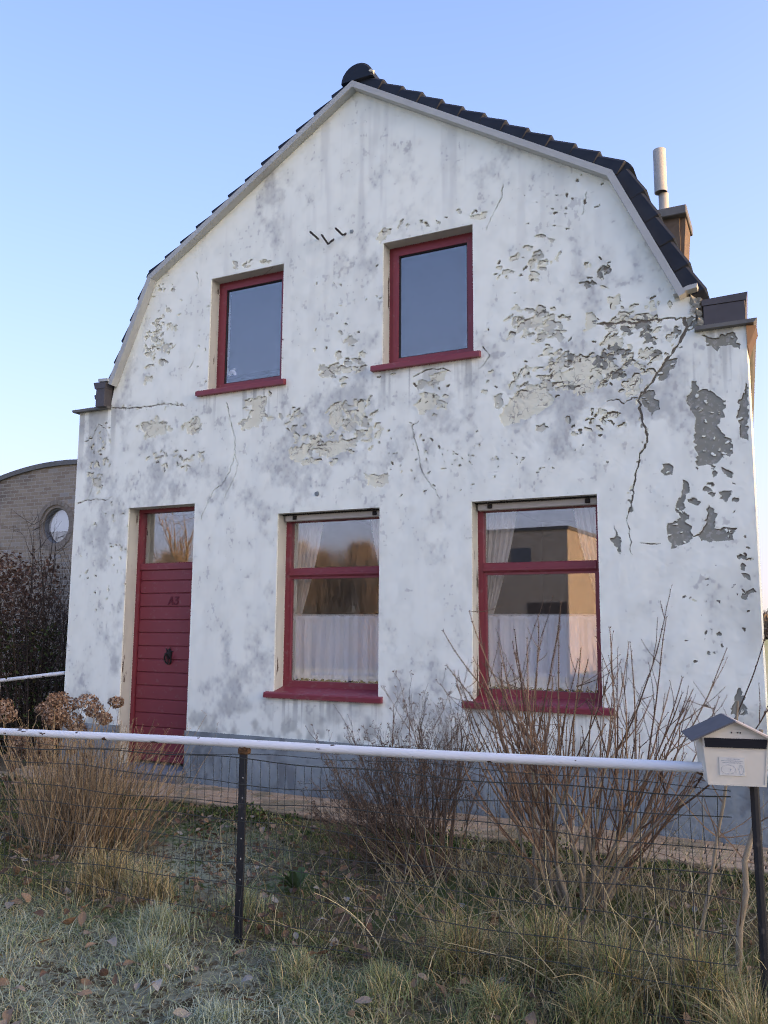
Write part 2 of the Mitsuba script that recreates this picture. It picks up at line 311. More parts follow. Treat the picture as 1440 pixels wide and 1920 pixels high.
ZONES= [(2.13,3.78,0.67,0.26,95,np.float64(0.019),np.float64(0.062),0.15),(1.9,4.27,0.36,0.22,40,np.float64(0.025),np.float64(0.064),0.25),(2.75,4.16,0.41,0.21,36,np.float64(0.023),np.float64(0.056),0.3),(1.79,4.82,0.42,0.3,22,np.float64(0.02),np.float64(0.056),0.35),(2.38,4.65,0.27,0.17,14,np.float64(0.019),np.float64(0.048),0.4),(-0.12,4.18,0.36,0.25,26,np.float64(0.027),np.float64(0.071),0.45),(0.09,3.59,0.29,0.29,40,np.float64(0.027),np.float64(0.069),0.4),(-0.32,3.36,0.42,0.22,36,np.float64(0.027),np.float64(0.065),0.1),(-0.64,3.64,0.19,0.14,10,np.float64(0.028),np.float64(0.05),0.5),(-2.42,4.74,0.23,0.44,42,np.float64(0.019),np.float64(0.057),0.3),(-2.48,3.74,0.3,0.12,22,np.float64(0.024),np.float64(0.061),0.1),(-1.92,3.71,0.18,0.09,14,np.float64(0.024),np.float64(0.053),0.15),(-2.2,3.38,0.44,0.15,26,np.float64(0.018),np.float64(0.048),0.3),(-3.25,3.53,0.18,0.51,30,np.float64(0.019),np.float64(0.051),0.35),(-1.1,3.8,0.23,0.23,16,np.float64(0.023),np.float64(0.057),0.15),(0.88,3.74,0.21,0.2,20,np.float64(0.02),np.float64(0.061),0.2),(0.43,5.43,0.18,0.11,8,np.float64(0.022),np.float64(0.044),0.5),(-1.29,5.43,0.18,0.05,6,np.float64(0.024),np.float64(0.054),0.3),(-0.98,5.4,0.2,0.05,6,np.float64(0.024),np.float64(0.048),0.3),(1.04,5.44,0.38,0.05,10,np.float64(0.016),np.float64(0.038),0.7),(2.39,3.33,0.31,0.16,24,np.float64(0.018),np.float64(0.051),0.4),(2.67,3.8,0.3,0.23,40,np.float64(0.023),np.float64(0.055),0.2),(-1.47,4.72,0.62,0.36,14,np.float64(0.012),np.float64(0.03),0.5),(0.83,3.19,0.62,0.3,22,np.float64(0.01),np.float64(0.025),0.6),(3.25,2.68,0.23,0.34,26,np.float64(0.013),np.float64(0.034),0.9),(3.21,1.72,0.23,0.67,40,np.float64(0.008),np.float64(0.021),0.9),(-3.05,2.3,0.46,0.91,34,np.float64(0.012),np.float64(0.036),0.6),(2.16,5.24,0.56,0.4,20,np.float64(0.01),np.float64(0.025),0.8),(-2.45,5.24,0.46,0.38,16,np.float64(0.013),np.float64(0.038),0.6),(0.26,4.56,1.62,0.83,40,np.float64(0.011),np.float64(0.028),0.6),(1.34,3.04,1.17,0.29,40,np.float64(0.01),np.float64(0.024),0.6),(0.01,1.22,0.22,0.3,12,np.float64(0.01),np.float64(0.02),0.7),(3.48,2.12,0.08,0.62,24,np.float64(0.012),np.float64(0.033),0.8),(-1.53,4.37,0.42,0.36,10,np.float64(0.012),np.float64(0.024),0.6)]

# ------------------------------------------------------------------ the white house
rng = np.random.default_rng(11)
house = thing('white_house', 'white rendered cottage with peeling cracked plaster, gambrel gable and dark red door and windows', 'house')
FACADE = Polygon([(-3.58, 0), (3.58, 0), (3.58, 4.0), (3.215, 4.0), (3.20, 4.29), (3.118, 4.30), (2.572, 5.475), (.035, 7.09), (-2.53, 5.475), (-3.04, 4.31), (-3.06, 4.31), (-3.11, 4.05), (-3.58, 4.05)])
OPEN = {'door': (-2.76, .12, -1.845, 2.872), 'u1': (-1.733, 4.085, -.797, 5.343), 'u2': (.36, 4.085, 1.29, 5.33), 'l1': (-.795, .955, .343, 2.708), 'l2': (1.261, .955, 2.373, 2.708)}
holes = unary_union([rect(*o) for o in OPEN.values()])
PL_TOP = .525
upper = FACADE.intersection(rect(-5, PL_TOP, 5, 9)).difference(holes)
# main masonry: front slab with openings, sides, back, floors (the rooms inside are dark)
obj('wall', extr(FACADE.difference(holes), .0195, .36), 'm_reveal', house)
side = MB()
side.box((-3.58, .361, 0), (-3.28, 8.2, 4.0))
side.add(*hullm([(x, y, z) for z in (0, 3.98) for x, y in ((3.28, .361), (3.566, .361), (2.85, 8.2), (3.14, 8.2))]))
side.add(*extr(FACADE.intersection(rect(-4, 0, 3.1, 9)), 8.201, 8.5))
obj('side_wall', side.mesh(), 'm_paint', house)
inner = MB()
inner.box((-3.27, .37, -.05), (2.8, 8.1, .1)); inner.box((-3.1, .37, 2.95), (2.8, 8.1, 3.2)); inner.box((-2.4, .37, 5.42), (2.3, 8.1, 5.5))
inner.box((-3.27, 3.6, .1), (2.95, 3.7, 2.95)); inner.box((-2.5, 3.6, 3.2), (2.5, 3.7, 5.42)); inner.box((2.9, .37, .1), (2.95, 3.6, 2.95)); inner.box((2.4, .37, 3.2), (2.45, 3.6, 5.42)); inner.box((-2.55, .37, 3.2), (-2.5, 3.6, 5.42)); inner.box((.8, .37, .1), (.9, 3.6, 2.95)); inner.box((-.25, .37, 3.2), (-.15, 3.6, 5.42)); inner.box((-1.4, .37, .1), (-1.3, 3.6, 2.95))
obj('interior', inner.mesh(), 'm_room', house)
mat('m_roller', [.040, .044, .052], .9, .1)  # added dark bluish sheets behind the upstairs panes, standing for the unlit rooms
for bx in (-1.265, .825):
    obj('roller_blind', boxm((bx - 1.0, .45, 3.3), (bx + 1.0, .46, 5.415)), 'm_roller', house)


def rough_poly(pts, amp, seed, step=.012):
    """A traced outline with a ragged edge."""
    r = np.random.default_rng(seed)
    ring = np.array(list(pts) + [pts[0]], float)
    out = []
    for a, b in zip(ring[:-1], ring[1:]):
        L = np.linalg.norm(b - a); k = max(1, int(L / step))
        for i in range(k):
            out.append(a + (b - a) * i / k)
    out = np.array(out)
    q = np.c_[out * 38, np.full(len(out), seed)]
    d = np.stack([meshkit.fbm(q, 3, 1), meshkit.fbm(q, 3, 7)], 1) - .5
    p = Polygon(out + d * amp * 2.6).buffer(0)
    return p


def blob(x, z, s, r, k=11):
    a = np.arange(k) * 2 * np.pi / k + r.uniform(0, 6)
    rad = s * (1 + .35 * np.sin(a * 2 + r.uniform(0, 6)) + r.normal(0, .22, k)).clip(.3, 1.9)
    st = r.uniform(.55, 1.0)
    rot = r.uniform(-.6, .6)
    u, w = np.cos(a) * rad, np.sin(a) * rad * st
    return Polygon(np.c_[x + u * math.cos(rot) - w * math.sin(rot), z + u * math.sin(rot) + w * math.cos(rot)]).buffer(0)


creams, greys, rims = [], [], []


def rim_of(p, s, r):
    dz = min(.42 * s, .0085) * r.uniform(.45, 1.35)
    dx = dz * r.uniform(-.9, .9)
    sh = r.uniform(-.01, .01, 2)
    q = p.buffer(.002).difference(affinity.translate(p, dx, -dz))  # upper crescent opened to the dark bed, as undercut shade and dirt
    if s > .016:                                              # the dark edge shows only here and there
        x0, z0, x1, z1 = p.bounds
        q = q.intersection(unary_union([blob(r.uniform(x0, x1), r.uniform((z0 + z1) / 2, z1), s * r.uniform(.7, 1.2), r, 7) for _ in range(4 + int(p.area / (6 * s * s)))]))
    return q


for i, g in enumerate(GREY):
    p = rough_poly(g, .02, i)
    for _ in range(int(p.area * 260)):                       # islands of paint that still hold
        x0, z0, x1, z1 = p.bounds
        p = p.difference(blob(rng.uniform(x0, x1), rng.uniform(z0, z1), rng.uniform(.006, .018), rng, 8))
    greys.append(p); rims.append(rim_of(p, .016, rng))
for i, g in enumerate(CREAM):
    p = rough_poly(g, .026, 50 + i)
    creams.append(p); rims.append(rim_of(p, .022, rng))
for cx, cz, rx, rz, n, a, b, pg in ZONES:
    n = n * .6 if cx > 3.0 else n
    b = b if pg > .75 else b * .78
    for _ in range(int(n * (.8 if -1 < cx < .6 and cz > 3 else 1.1))):
        t, q = rng.uniform(0, 2 * math.pi), math.sqrt(rng.uniform(0, 1)) * rng.uniform(.5, 1.15)
        s = a + (b - a) * rng.uniform(0, 1) ** 2
        x, z = cx + rx * q * math.cos(t), cz + rz * q * math.sin(t)
        p = blob(x, z, s, rng)
        if s > .03 and rng.uniform() < .6:                    # bigger flakes run together from several
            p = unary_union([p] + [blob(x + rng.normal(0, s), z + rng.normal(0, s * .8), s * rng.uniform(.4, .8), rng) for _ in range(3)])
        if s < .022 and rng.uniform() < .6:                   # small deep chips
            rims.append(p.buffer(-.002))
            continue
        (greys if rng.uniform() < pg else creams).append(p)
        if rng.uniform() < .85:
            rims.append(rim_of(p, s, rng))
cracks = []
for w, pts in CRACKS:
    pts = np.array(pts)
    fine = [pts[0]]
    for a, b in zip(pts[:-1], pts[1:]):
        k = max(2, int(np.linalg.norm(b - a) / .025))
        for j in range(1, k + 1):
            fine.append(a + (b - a) * j / k + (rng.normal(0, .006, 2) if j < k else rng.normal(0, .003, 2)))
    n = len(fine)
    for j in range(n - 1):
        ww = w * (1 - .5 * j / n) * rng.uniform(.4, 1.15) * .5
        cracks.append(LineString(fine[j:j + 2]).buffer(max(ww, .0022), quad_segs=2))
    if w > .02:
        for _ in range(26):                                   # crumbs broken off along the big cracks
            q = fine[rng.integers(0, n)] + rng.normal(0, .02, 2)
            (greys if rng.uniform() < .5 else creams).append(blob(q[0], q[1], rng.uniform(.008, .024), rng, 8))
cream_u, grey_u = unary_union(creams), unary_union(greys)
bare = unary_union([cream_u, grey_u])
rims_u = unary_union([q for q in rims if not q.is_empty])
rims_u = unary_union([rims_u.difference(bare.buffer(-.012)), unary_union([q for q in rims if not q.is_empty and rng.uniform() < .40])])
crack_u = unary_union(cracks + [rims_u]).intersection(upper)
grey_u = grey_u.intersection(upper).difference(crack_u)
cream_u = cream_u.intersection(upper).difference(grey_u).difference(crack_u)
clean = lambda g: unary_union([q for q in (g.geoms if hasattr(g, 'geoms') else [g]) if isinstance(q, Polygon) and q.area > 2e-6])
crack_u, grey_u, cream_u = clean(crack_u), clean(grey_u), clean(cream_u)
skin = clean(upper.difference(unary_union([crack_u, grey_u, cream_u]).buffer(0)))
obj('paint_coat', extr_tiled(skin, 0, .016), 'm_paint', house)
stuff(obj('peeled_patch', extr_tiled(cream_u, .007, .016), 'm_cream', house), 'flaked spots showing the cream undercoat')
old = grey_u.intersection(rect(-4, 0, 2.15, 9)); grey_u = grey_u.difference(rect(-4, 0, 2.15, 9))
stuff(obj('peeled_patch', extr_tiled(clean(old), .009, .016), 'm_undercoat', house), 'flaked spots down to a dull beige layer')
stuff(obj('peeled_patch', extr_tiled(clean(grey_u), .009, .016), 'm_render', house), 'bare grey cement patches without paint')
obj('masonry_bed', extr(upper.difference(holes.buffer(.012, join_style=2)), .017, .019), 'm_crack', house)
plz = FACADE.intersection(rect(-5, 0, 5, PL_TOP)).difference(holes)
obj('plinth', extr(plz, -.022, .019), 'm_plinth', house)
obj('plinth', extr(rect(-3.6, .475, 3.6, PL_TOP + .004).difference(holes.buffer(.0)), -.028, -.0225), 'm_plinth', house)

# --- windows


def pane_mesh(x0, z0, x1, z1, y):
    return np.array([[x0, y, z0], [x1, y, z0], [x1, y, z1], [x0, y, z1]]), np.array([[0, 1, 2], [0, 2, 3]])


def sill_profile(y_in, z_in, y_out, z_out, th):
    return [(y_in, z_in), (y_out + .012, z_out), (y_out, z_out - .012), (y_out, z_out - th), (y_out + .035, z_out - th), (y_in, z_out - th)]


def upper_window(o, sx0, sx1, lab):
    x0, z0, x1, z1 = o
    w = obj('window', extr(frame_poly(x0 - .01, z0 - .02, x1 + .01, z1 + .01, .058, .062, .05), .15, .235), 'm_red', house)
    labels[w] = {'label': lab}
    a, b, c, d = x0 + .044, z0 + .036, x1 - .044, z1 - .036
    obj('sash', extr(frame_poly(a, b, c, d, .062), .135, .19), 'm_red', w)
    obj('sash_bead', extr(frame_poly(a + .055, b + .055, c - .055, d - .055, .016), .147, .175), 'm_dark', w)
    obj('pane', pane_mesh(a + .055, b + .055, c - .055, d - .055, .162), 'm_pane_high', w)
    s = MB(); s.add(*extrx(sill_profile(.15, z0 + .012, -.055, z0, .055), x0 + .001, x1 - .001))
    s.add(*extrx([(.0, z0 + .004), (-.042, z0), (-.055, z0 - .012), (-.055, z0 - .055), (-.002, z0 - .055)], sx0, x0 + .001))
    s.add(*extrx([(.0, z0 + .004), (-.042, z0), (-.055, z0 - .012), (-.055, z0 - .055), (-.002, z0 - .055)], x1 - .001, sx1))
    obj('sill', s.mesh(), 'm_red', w)
    return w


upper_window(OPEN['u1'], -1.852, -.735, 'smaller dark red upstairs window over the door')
upper_window(OPEN['u2'], .258, 1.363, 'dark red upstairs window under the ridge')


def lower_window(o, sx0, sx1, lab):
    x0, z0, x1, z1 = o
    w = obj('window', extr(frame_poly(x0 - .01, z0 - .01, x1 + .01, z1 - .055, .058, .10, .02), .165, .25), 'm_red', house)
    labels[w] = {'label': lab}
    zr = 2.083
    obj('rail', cbox((x0 + .048, .155, zr), (x1 - .048, .24, zr + .085), .008), 'm_red', w)
    obj('rail', cbox((x0 + .05, .145, zr + .012), (x1 - .05, .156, zr + .035), .003), 'm_red', w)
    a, c = x0 + .048, x1 - .048
    obj('sash', extr(frame_poly(a, z0 + .082, c, zr, .022), .175, .22), 'm_red', w)
    obj('pane', pane_mesh(a + .018, z0 + .1, c - .018, zr - .018, .195), 'm_pane_low', w)
    obj('pane', pane_mesh(a, zr + .084, c, z1 - .07, .198), 'm_pane_low', w)
    obj('shutter_rail', cbox((x0 + .02, .10, z1 - .070), (x1 - .001, .163, z1 - .012), .006), 'm_beige', w)
    obj('shutter_slot', boxm((x0 + .001, .085, z1 - .012), (x1 - .001, .30, z1 - .0005)), 'm_dark', w)
    for bx in (x0 + .14, x1 - .1):
        obj('bracket', cbox((bx - .022, .085, z1 - .058), (bx + .022, .10, z1 - .018), .004), 'm_iron', w)
    s = MB(); s.add(*extrx(sill_profile(.166, z0 + .048, -.045, z0 + .0, .052), x0 + .001, x1 - .001))
    for p, q in ((sx0, x0 + .001), (x1 - .001, sx1)):
        s.add(*extrx([(.0, z0 + .006), (-.033, z0), (-.045, z0 - .012), (-.045, z0 - .052), (-.002, z0 - .052)], p, q))
    obj('sill', s.mesh(), 'm_red', w)
    return w


obj('window_board', boxm((-1.8, .24, 4.27), (-.75, .44, 4.30)), 'm_room', house)
mat('m_china', [.85, .85, .84], .3, .5)
cn = thing('ornament', 'small white arched ornament standing inside the smaller upstairs window', 'ornament')
g = np.linspace(.15, math.pi - .35, 12)
obj('body', tube(np.c_[-1.645 + .042 * np.cos(g), .31 + 0 * g, 4.318 + .055 * np.sin(g)], .012 + .010 * np.sin(g), 8), 'm_china', cn, smooth=60)
hv, hf = lathe([(0, -.012), (.010, -.006), (.012, 0), (.008, .008), (0, .012)], 10)
obj('head', (hv + [-1.618, .31, 4.40], hf), 'm_china', cn, smooth=60)
obj('foot', lathe([(.04, 0), (.04, .012), (.0, .014)], 14), 'm_china', cn)
scene[cn + '__foot']['to_world'] = T().translate([-1.645, .31, 4.302])
lower_window(OPEN['l1'], -.885, .392, 'ground floor window between door and shrub with a lace half curtain')
lower_window(OPEN['l2'], 1.175, 2.47, 'widest ground floor window half hidden by the bare shrub')


def wavy(x0, x1, z0, z1, y, amp, waves, seed, top=None, scallop=0.0, nx=120, nz=24, shape=None):
    r = np.random.default_rng(seed)
    u = np.linspace(0, 1, nx); v = np.linspace(0, 1, nz)
    U, V = np.meshgrid(u, v, indexing='ij')
    ph = np.cumsum(r.uniform(.4, 1.6, nx)); ph = ph / ph[-1] * waves * 2 * np.pi
    Y = y + amp * np.sin(ph)[:, None] * (.6 + .4 * (1 - V)) + .3 * amp * np.sin(2.3 * ph + 1)[:, None] + amp * .2 * np.sin(V * 5 + U * 9)
    X = x0 + (x1 - x0) * U
    Z = z0 + (z1 - z0) * V + scallop * np.abs(np.sin(U * 14 * np.pi)) * (V < .01)
    if shape:
        X, Z = shape(U, V, X, Z)
    i, j = np.meshgrid(np.arange(nx - 1), np.arange(nz - 1), indexing='ij')
    q = np.stack([i * nz + j, (i + 1) * nz + j, (i + 1) * nz + j + 1, i * nz + j + 1], -1).reshape(-1, 4)
    return np.stack([X, Y, Z], -1).reshape(-1, 3), np.vstack([q[:, [0, 1, 2]], q[:, [0, 2, 3]]])


def lace(x0, x1, z, y, n, seed, h=.05):
    """Embroidered flowers along a hem: small raised petals."""
    r = np.random.default_rng(seed); m = MB()
    for k in range(n):
        cx, cz = x0 + (x1 - x0) * (k + .5) / n + r.normal(0, .004), z + r.uniform(0, h)
        for p in range(5):
            a = p * 2 * math.pi / 5 + r.uniform(0, 1)
            g = np.arange(6) * math.pi / 3
            v = np.c_[cx + .010 * math.cos(a) + .006 * np.cos(g), np.full(6, y), cz + .010 * math.sin(a) + .006 * np.sin(g)]
            m.add(v, [[0, 1, 2], [0, 2, 3], [0, 3, 4], [0, 4, 5]])
    return m.mesh()


for o, nm, zt, sd in ((OPEN['l1'], 'window beside the door', 1.70, 1), (OPEN['l2'], 'window behind the bare shrub', 1.705, 5)):
    x0, z0, x1, z1 = o
    c = thing('net_curtain', f'white lace half curtain with scalloped hem in the ground floor {nm}', 'curtain')
    obj('cloth', wavy(x0 - .03, x1 + .03, z0 + .10, zt, .325, .026, 10, sd, scallop=.022, nx=280), 'm_net', c, smooth=True)
    obj('lace_trim', lace(x0, x1, z0 + .11, .292, 60, sd), 'm_net', c)
    obj('lace_trim', lace(x0, x1, zt - .035, .292, 40, sd + 9, .02), 'm_net', c)
    obj('curtain_rod', tube([(x0 - .06, .315, zt + .006), (x1 + .06, .315, zt + .006)], .006, 6), 'm_verge', c)

    def tied(side):
        def f(U, V, X, Z):
            k = 1 - V                                              # gathered back towards the side lower down
            w = .36 - .27 * np.clip(k * 1.15, 0, 1) ** 1.4
            e = x0 - .06 if side < 0 else x1 + .06
            return e + (-side) * U * w, Z
        return f
    for side, wd in ((-1, 'door side'), (1, 'far side')):
        d = wavy(0, 1, 1.45, z1 + .02, .40, .020, 6, sd + 2 + side, nx=90, nz=40, shape=tied(side))
        single('drape', d, 'm_drape', f'cream drape tied back on the {wd} of the {nm}', 'curtain', smooth=True)

# --- door
x0, z0, x1, z1 = OPEN['door']
door = obj('door', boxm((x0 + .05, .205, z0 + .03), (x1 - .05, .235, 2.2)), 'm_red', house)
labels[door] = {'label': 'tall dark red front door of horizontal boards with a glass transom'}
fr = frame_poly(x0 - .01, z0, x1 + .01, z1 + .01, .056, 0, .05)
obj('frame', extr(fr, .17, .25), 'm_red', door)
obj('rail', cbox((x0 + .046, .168, 2.192), (x1 - .046, .24, 2.268), .006), 'm_red', door)
zs = [2.196, 2.075, 1.935, 1.791, 1.649, 1.508, 1.365, 1.224, 1.083, .942, .797, .653, .507, .363, .22, .15]
for a, b in zip(zs[1:], zs[:-1]):
    obj('board', cbox((x0 + .050, .188, a + .0035), (x1 - .048, .206, b - .0035), .006), 'm_red', door)
obj('pane', pane_mesh(x0 + .046, 2.262, x1 - .046, z1 - .035, .215), 'm_pane_low', door)
kn = obj('knocker', lathe([(0, .03), (.012, .028), (.03, .018), (.045, .012), (.05, 0)], 10), 'm_iron', door)
kv, kf = lathe([(0, .03), (.012, .028), (.03, .018), (.045, .012), (.05, 0)], 10)
scene[kn] = mikit.ply((np.stack([-2.265 + kv[:, 0] * .8, .188 - kv[:, 2], 1.285 + kv[:, 1] * 1.1], 1), kf), 'm_iron', smooth=40)
g = np.linspace(0, 2 * np.pi, 25)
kr = MB(); kr.tube(np.c_[-2.265 + .043 * np.cos(g), .165 - .012 * np.sin(g), 1.232 + .055 * np.sin(g)], .0085, 6)
for a in np.linspace(.3, 2 * math.pi, 7)[:-1]:
    kr.tube([(-2.265 + .02 * math.cos(a), .172, 1.295 + .02 * math.sin(a)), (-2.265 + .062 * math.cos(a), .18, 1.295 + .066 * math.sin(a))], [.010, .004], 5)
kr.tube([(-2.265, .17, 1.25), (-2.265, .17, 1.19)], .007, 5)
obj('ring', kr.mesh(), 'm_iron', kn)
tm = meshkit.text_mesh('A3', .085, .006, bold=True)
tv = np.array(tm.vertices)
num = np.stack([-2.315 + tv[:, 0] * .95 + .18 * tv[:, 1], .187 - tv[:, 2], 1.812 + tv[:, 1]], 1)
mat('m_number', [.115, .016, .027], .6, .3)
obj('house_number', (num, np.array(tm.faces)), 'm_number', door)
obj('lock', cbox((x1 - .052, .165, 1.59), (x1 - .036, .19, 1.64), .004), 'm_verge', door)
obj('doorstep', cbox((x0 - .03, -.16, .0), (x1 + .03, .24, .122), .012), 'm_stone', house)

# --- gable verge board, tiles, gutters, chimney
K = np.array([(-3.075, 4.305), (-2.553, 5.494), (.039, 7.105), (2.598, 5.497), (3.15, 4.30)])   # upper edge of the verge board


def offs(pts, d):
    """The polyline moved by d along its left normal."""
    p = np.asarray(pts); t = np.diff(p, axis=0); t /= np.linalg.norm(t, axis=1, keepdims=True)
    nn = np.stack([-t[:, 1], t[:, 0]], 1)
    out = [p[0] + nn[0] * d]
    for i in range(1, len(p) - 1):
        b = nn[i - 1] + nn[i]; b /= np.linalg.norm(b)
        out.append(p[i] + b * d / (b @ nn[i]))
    out.append(p[-1] + nn[-1] * d)
    return np.array(out)


roof = obj('roof', extr(Polygon(np.vstack([offs(K, .12), offs(K, .02)[::-1]])), .16, 8.7), 'm_tile', house)
lo = offs(K, -.060)
for i in range(4):
    obj('verge_board', extr(Polygon([K[i], K[i + 1], lo[i + 1], lo[i]]).buffer(-.0008), -.10, -.002), 'm_verge', roof)
ret = MB(); ret.add(*extr(Polygon([(3.05, 4.30), (3.235, 4.33), (3.24, 4.365), (3.16, 4.355)]), -.098, .2))
obj('verge_return', ret.mesh(), 'm_verge', roof)
retl = MB(); retl.add(*extr(Polygon([(-3.19, 4.335), (-3.05, 4.325), (-3.06, 4.36), (-3.19, 4.365)]), -.13, .2))
obj('verge_return', retl.mesh(), 'm_verge', roof)
T_H, T_BK = .146, .30


def verge_tile(a, b, lift, wob):
    """One cloaked verge tile between the points a (upper) and b (lower) of a slope."""
    a, b = np.array(a), np.array(b)
    t = (b - a) / np.linalg.norm(b - a); n = np.array([t[1], -t[0]]) * (1 if t[0] < 0 else -1)
    n = n if n[1] > 0 else -n
    L = np.linalg.norm(b - a)
    y0 = .012 + wob
    A0, A1 = a + n * .0, a + n * (T_H - .022)
    B0, B1 = b + n * .012, b + n * (T_H + lift)
    ch = .022
    P = []
    y1 = y0 - .011
    for q, y in ((A0, y0 + .0), (B0, y1), (A1 - n * ch, y0), (B1 - n * ch, y1), (A1, y0 + ch), (B1, y1 + ch), (A1, T_BK), (B1, T_BK), (A0 + n * .05, T_BK), (B0 + n * .05, T_BK)):
        P.append((q[0], y, q[1]))
    e = b + t * .0
    P.append(((B1 - n * ch + t * .012)[0], y1 + .02, (B1 - n * ch + t * .012)[1]))
    return hullm(P)


KT = offs(K, .002)
for (a, b, cnt) in ((KT[2], KT[3], 12), (KT[3], KT[4], 5), (KT[2], KT[1], 12), (KT[1], KT[0], 5)):
    for k in range(cnt):
        p, q = a + (b - a) * k / cnt, a + (b - a) * (k + 1) / cnt
        obj('verge_tile', verge_tile(p, q + (b - a) / np.linalg.norm(b - a) * .012, .010 + rng.uniform(-.003, .005), rng.uniform(-.005, .005)), 'm_tile', roof)
for kp, sgn in ((KT[3], 1), (KT[1], -1)):                    # bent tile over the break of the slope
    g = np.linspace(0, 1, 7)
    pts = []
    for s in g:
        a = math.radians(60 - 38 * s) if sgn > 0 else math.radians(120 + 38 * s)
        for rr, yy in ((.175, .03), (.185, .06), (.185, .3), (.06, .03), (.06, .3)):
            pts.append((kp[0] - sgn * .02 + rr * math.cos(a), yy, kp[1] + rr * math.sin(a) - .01))
    obj('bend_tile', hullm(pts), 'm_tile', roof)
rg = []
for k in range(13):
    a = math.pi * k / 12
    for rr, y in ((.165, -.03), (.185, -.015), (.185, .42), (.165, .43)):
        rg.append((.05 + rr * math.cos(a), y, 7.155 + rr * math.sin(a)))
obj('ridge_tile', hullm(rg), 'm_tile', roof)
for k in range(1, 18):
    m = [(.05 + (.175 if j % 2 else .185) * math.cos(math.pi * i / 10), .43 + k * .0 + (k - 1) * .45 + (0 if j % 2 else .0) + (.45 if j > 1 else 0), 7.15 + (.175 if j % 2 else .185) * math.sin(math.pi * i / 10)) for i in range(11) for j in range(4)]
    obj('ridge_tile', hullm(m), 'm_tile', roof)
scrap = MB()
for px, pz, s in ((.215, 7.215, .022), (.235, 7.20, .02)):
    scrap.add(*hullm([(px + rng.normal(0, s * .5), -.02 + rng.normal(0, .01), pz + rng.normal(0, s * .7)) for _ in range(12)]))
obj('mortar', scrap.mesh(), 'm_reveal', roof)



def skew(m):
    """The eaves on this side follow the wall, which is not square to the front."""
    v = np.array(m[0]); v[:, 0] -= np.maximum(v[:, 1] - .3, 0) * .055
    return v, m[1]


gr = obj('gutter', skew(cbox((3.272, -.035, 4.018), (3.585, 8.2, 4.185), .004)), 'm_zinc', house)
obj('lip', skew(extr(Polygon([(3.262, 4.186), (3.592, 4.186), (3.606, 4.248), (3.262, 4.236)]), -.042, 8.2)), 'm_zinc', gr)
obj('ledge', skew(extr(Polygon([(3.20, 3.985), (3.64, 3.985), (3.665, 4.017), (3.20, 4.014)]), -.065, 8.2)), 'm_ledge', gr)
obj('cornice', skew(hullm([(3.582, -.03, 3.985), (3.655, .03, 3.985), (3.582, -.015, 3.80), (3.590, .0, 3.80), (3.582, .3, 3.985), (3.655, .3, 3.985), (3.582, .3, 3.8)])), 'm_soffit', gr)
crumb = MB()
for _ in range(9):
    q = (rng.uniform(3.2, 3.27), rng.uniform(4.02, 4.33))
    crumb.add(*hullm([(q[0] + rng.normal(0, .018), -.02 + rng.normal(0, .015), q[1] + rng.normal(0, .022)) for _ in range(10)]))
obj('mortar', crumb.mesh(), 'm_render', gr)
gl = obj('gutter', cbox((-3.44, .10, 4.07), (-3.23, 8.2, 4.21), .004), 'm_zinc', house)
obj('lip', extr(Polygon([(-3.225, 4.211), (-3.45, 4.211), (-3.462, 4.262), (-3.225, 4.262)]), .09, 8.2), 'm_zinc', gl)
obj('end_box', cbox((-3.235, -.11, 4.045), (-3.10, .095, 4.262), .004), 'm_zinc', gl)
obj('end_box_lip', extr(Polygon([(-3.245, 4.255), (-3.095, 4.255), (-3.08, 4.33), (-3.27, 4.33)]), -.118, .095), 'm_zinc', gl)
obj('ledge', extr(Polygon([(-3.10, 4.034), (-3.635, 4.034), (-3.65, 4.064), (-3.10, 4.064)]), -.06, 8.2), 'm_ledge', gl)

ch = obj('chimney', boxm((2.52, 1.63, 4.4), (2.945, 2.08, 5.79)), 'm_chimney', house)
obj('cap', cbox((2.47, 1.56, 5.79), (3.025, 2.14, 5.885), .008), 'm_ledge', ch)
obj('corbel', extr(Polygon([(2.944, 5.2), (2.962, 5.2), (3.005, 5.789), (2.944, 5.789)]), 1.66, 2.07), 'm_chimney', ch)
pv, pf = lathe([(.052, 0), (.052, .30), (.0, .30)], 20)
obj('flue', (pv + [2.775, 1.85, 5.885], pf), 'm_flue', ch, smooth=40)
pv, pf = lathe([(.058, .02), (.058, .47), (.064, .5), (.066, .5), (.066, .02), (.058, .02)], 28)
obj('cowl', (pv + [2.755, 1.80, 6.165], pf), 'm_flue', ch, smooth=40)

# three iron rods left in the wall
for ln, pts in (('straight', [(-.383, .02, 5.525), (-.385, -.16, 5.535)]), ('bent', [(-.20, .02, 5.50), (-.215, -.03, 5.455), (-.237, -.05, 5.42), (-.245, -.17, 5.47)]), ('hooked', [(-.06, .02, 5.535), (-.068, -.02, 5.50), (-.085, -.03, 5.495), (-.095, -.15, 5.515)])):
    obj('wall_hook', tube(pts, .010, 7), 'm_iron', house)
hv, hf = lathe([(0, .012), (.018, .01), (.022, 0)], 12)
obj('anchor_plate', (np.stack([hv[:, 0] + .005, -hv[:, 2], hv[:, 1] + 5.525], 1), hf), 'm_plinth', house)
hv, hf = lathe([(0, .012), (.022, .01), (.026, 0)], 12)
obj('anchor_plate', (np.stack([hv[:, 0] - .345, -hv[:, 2], hv[:, 1] + 2.88], 1), hf), 'm_plinth', house)

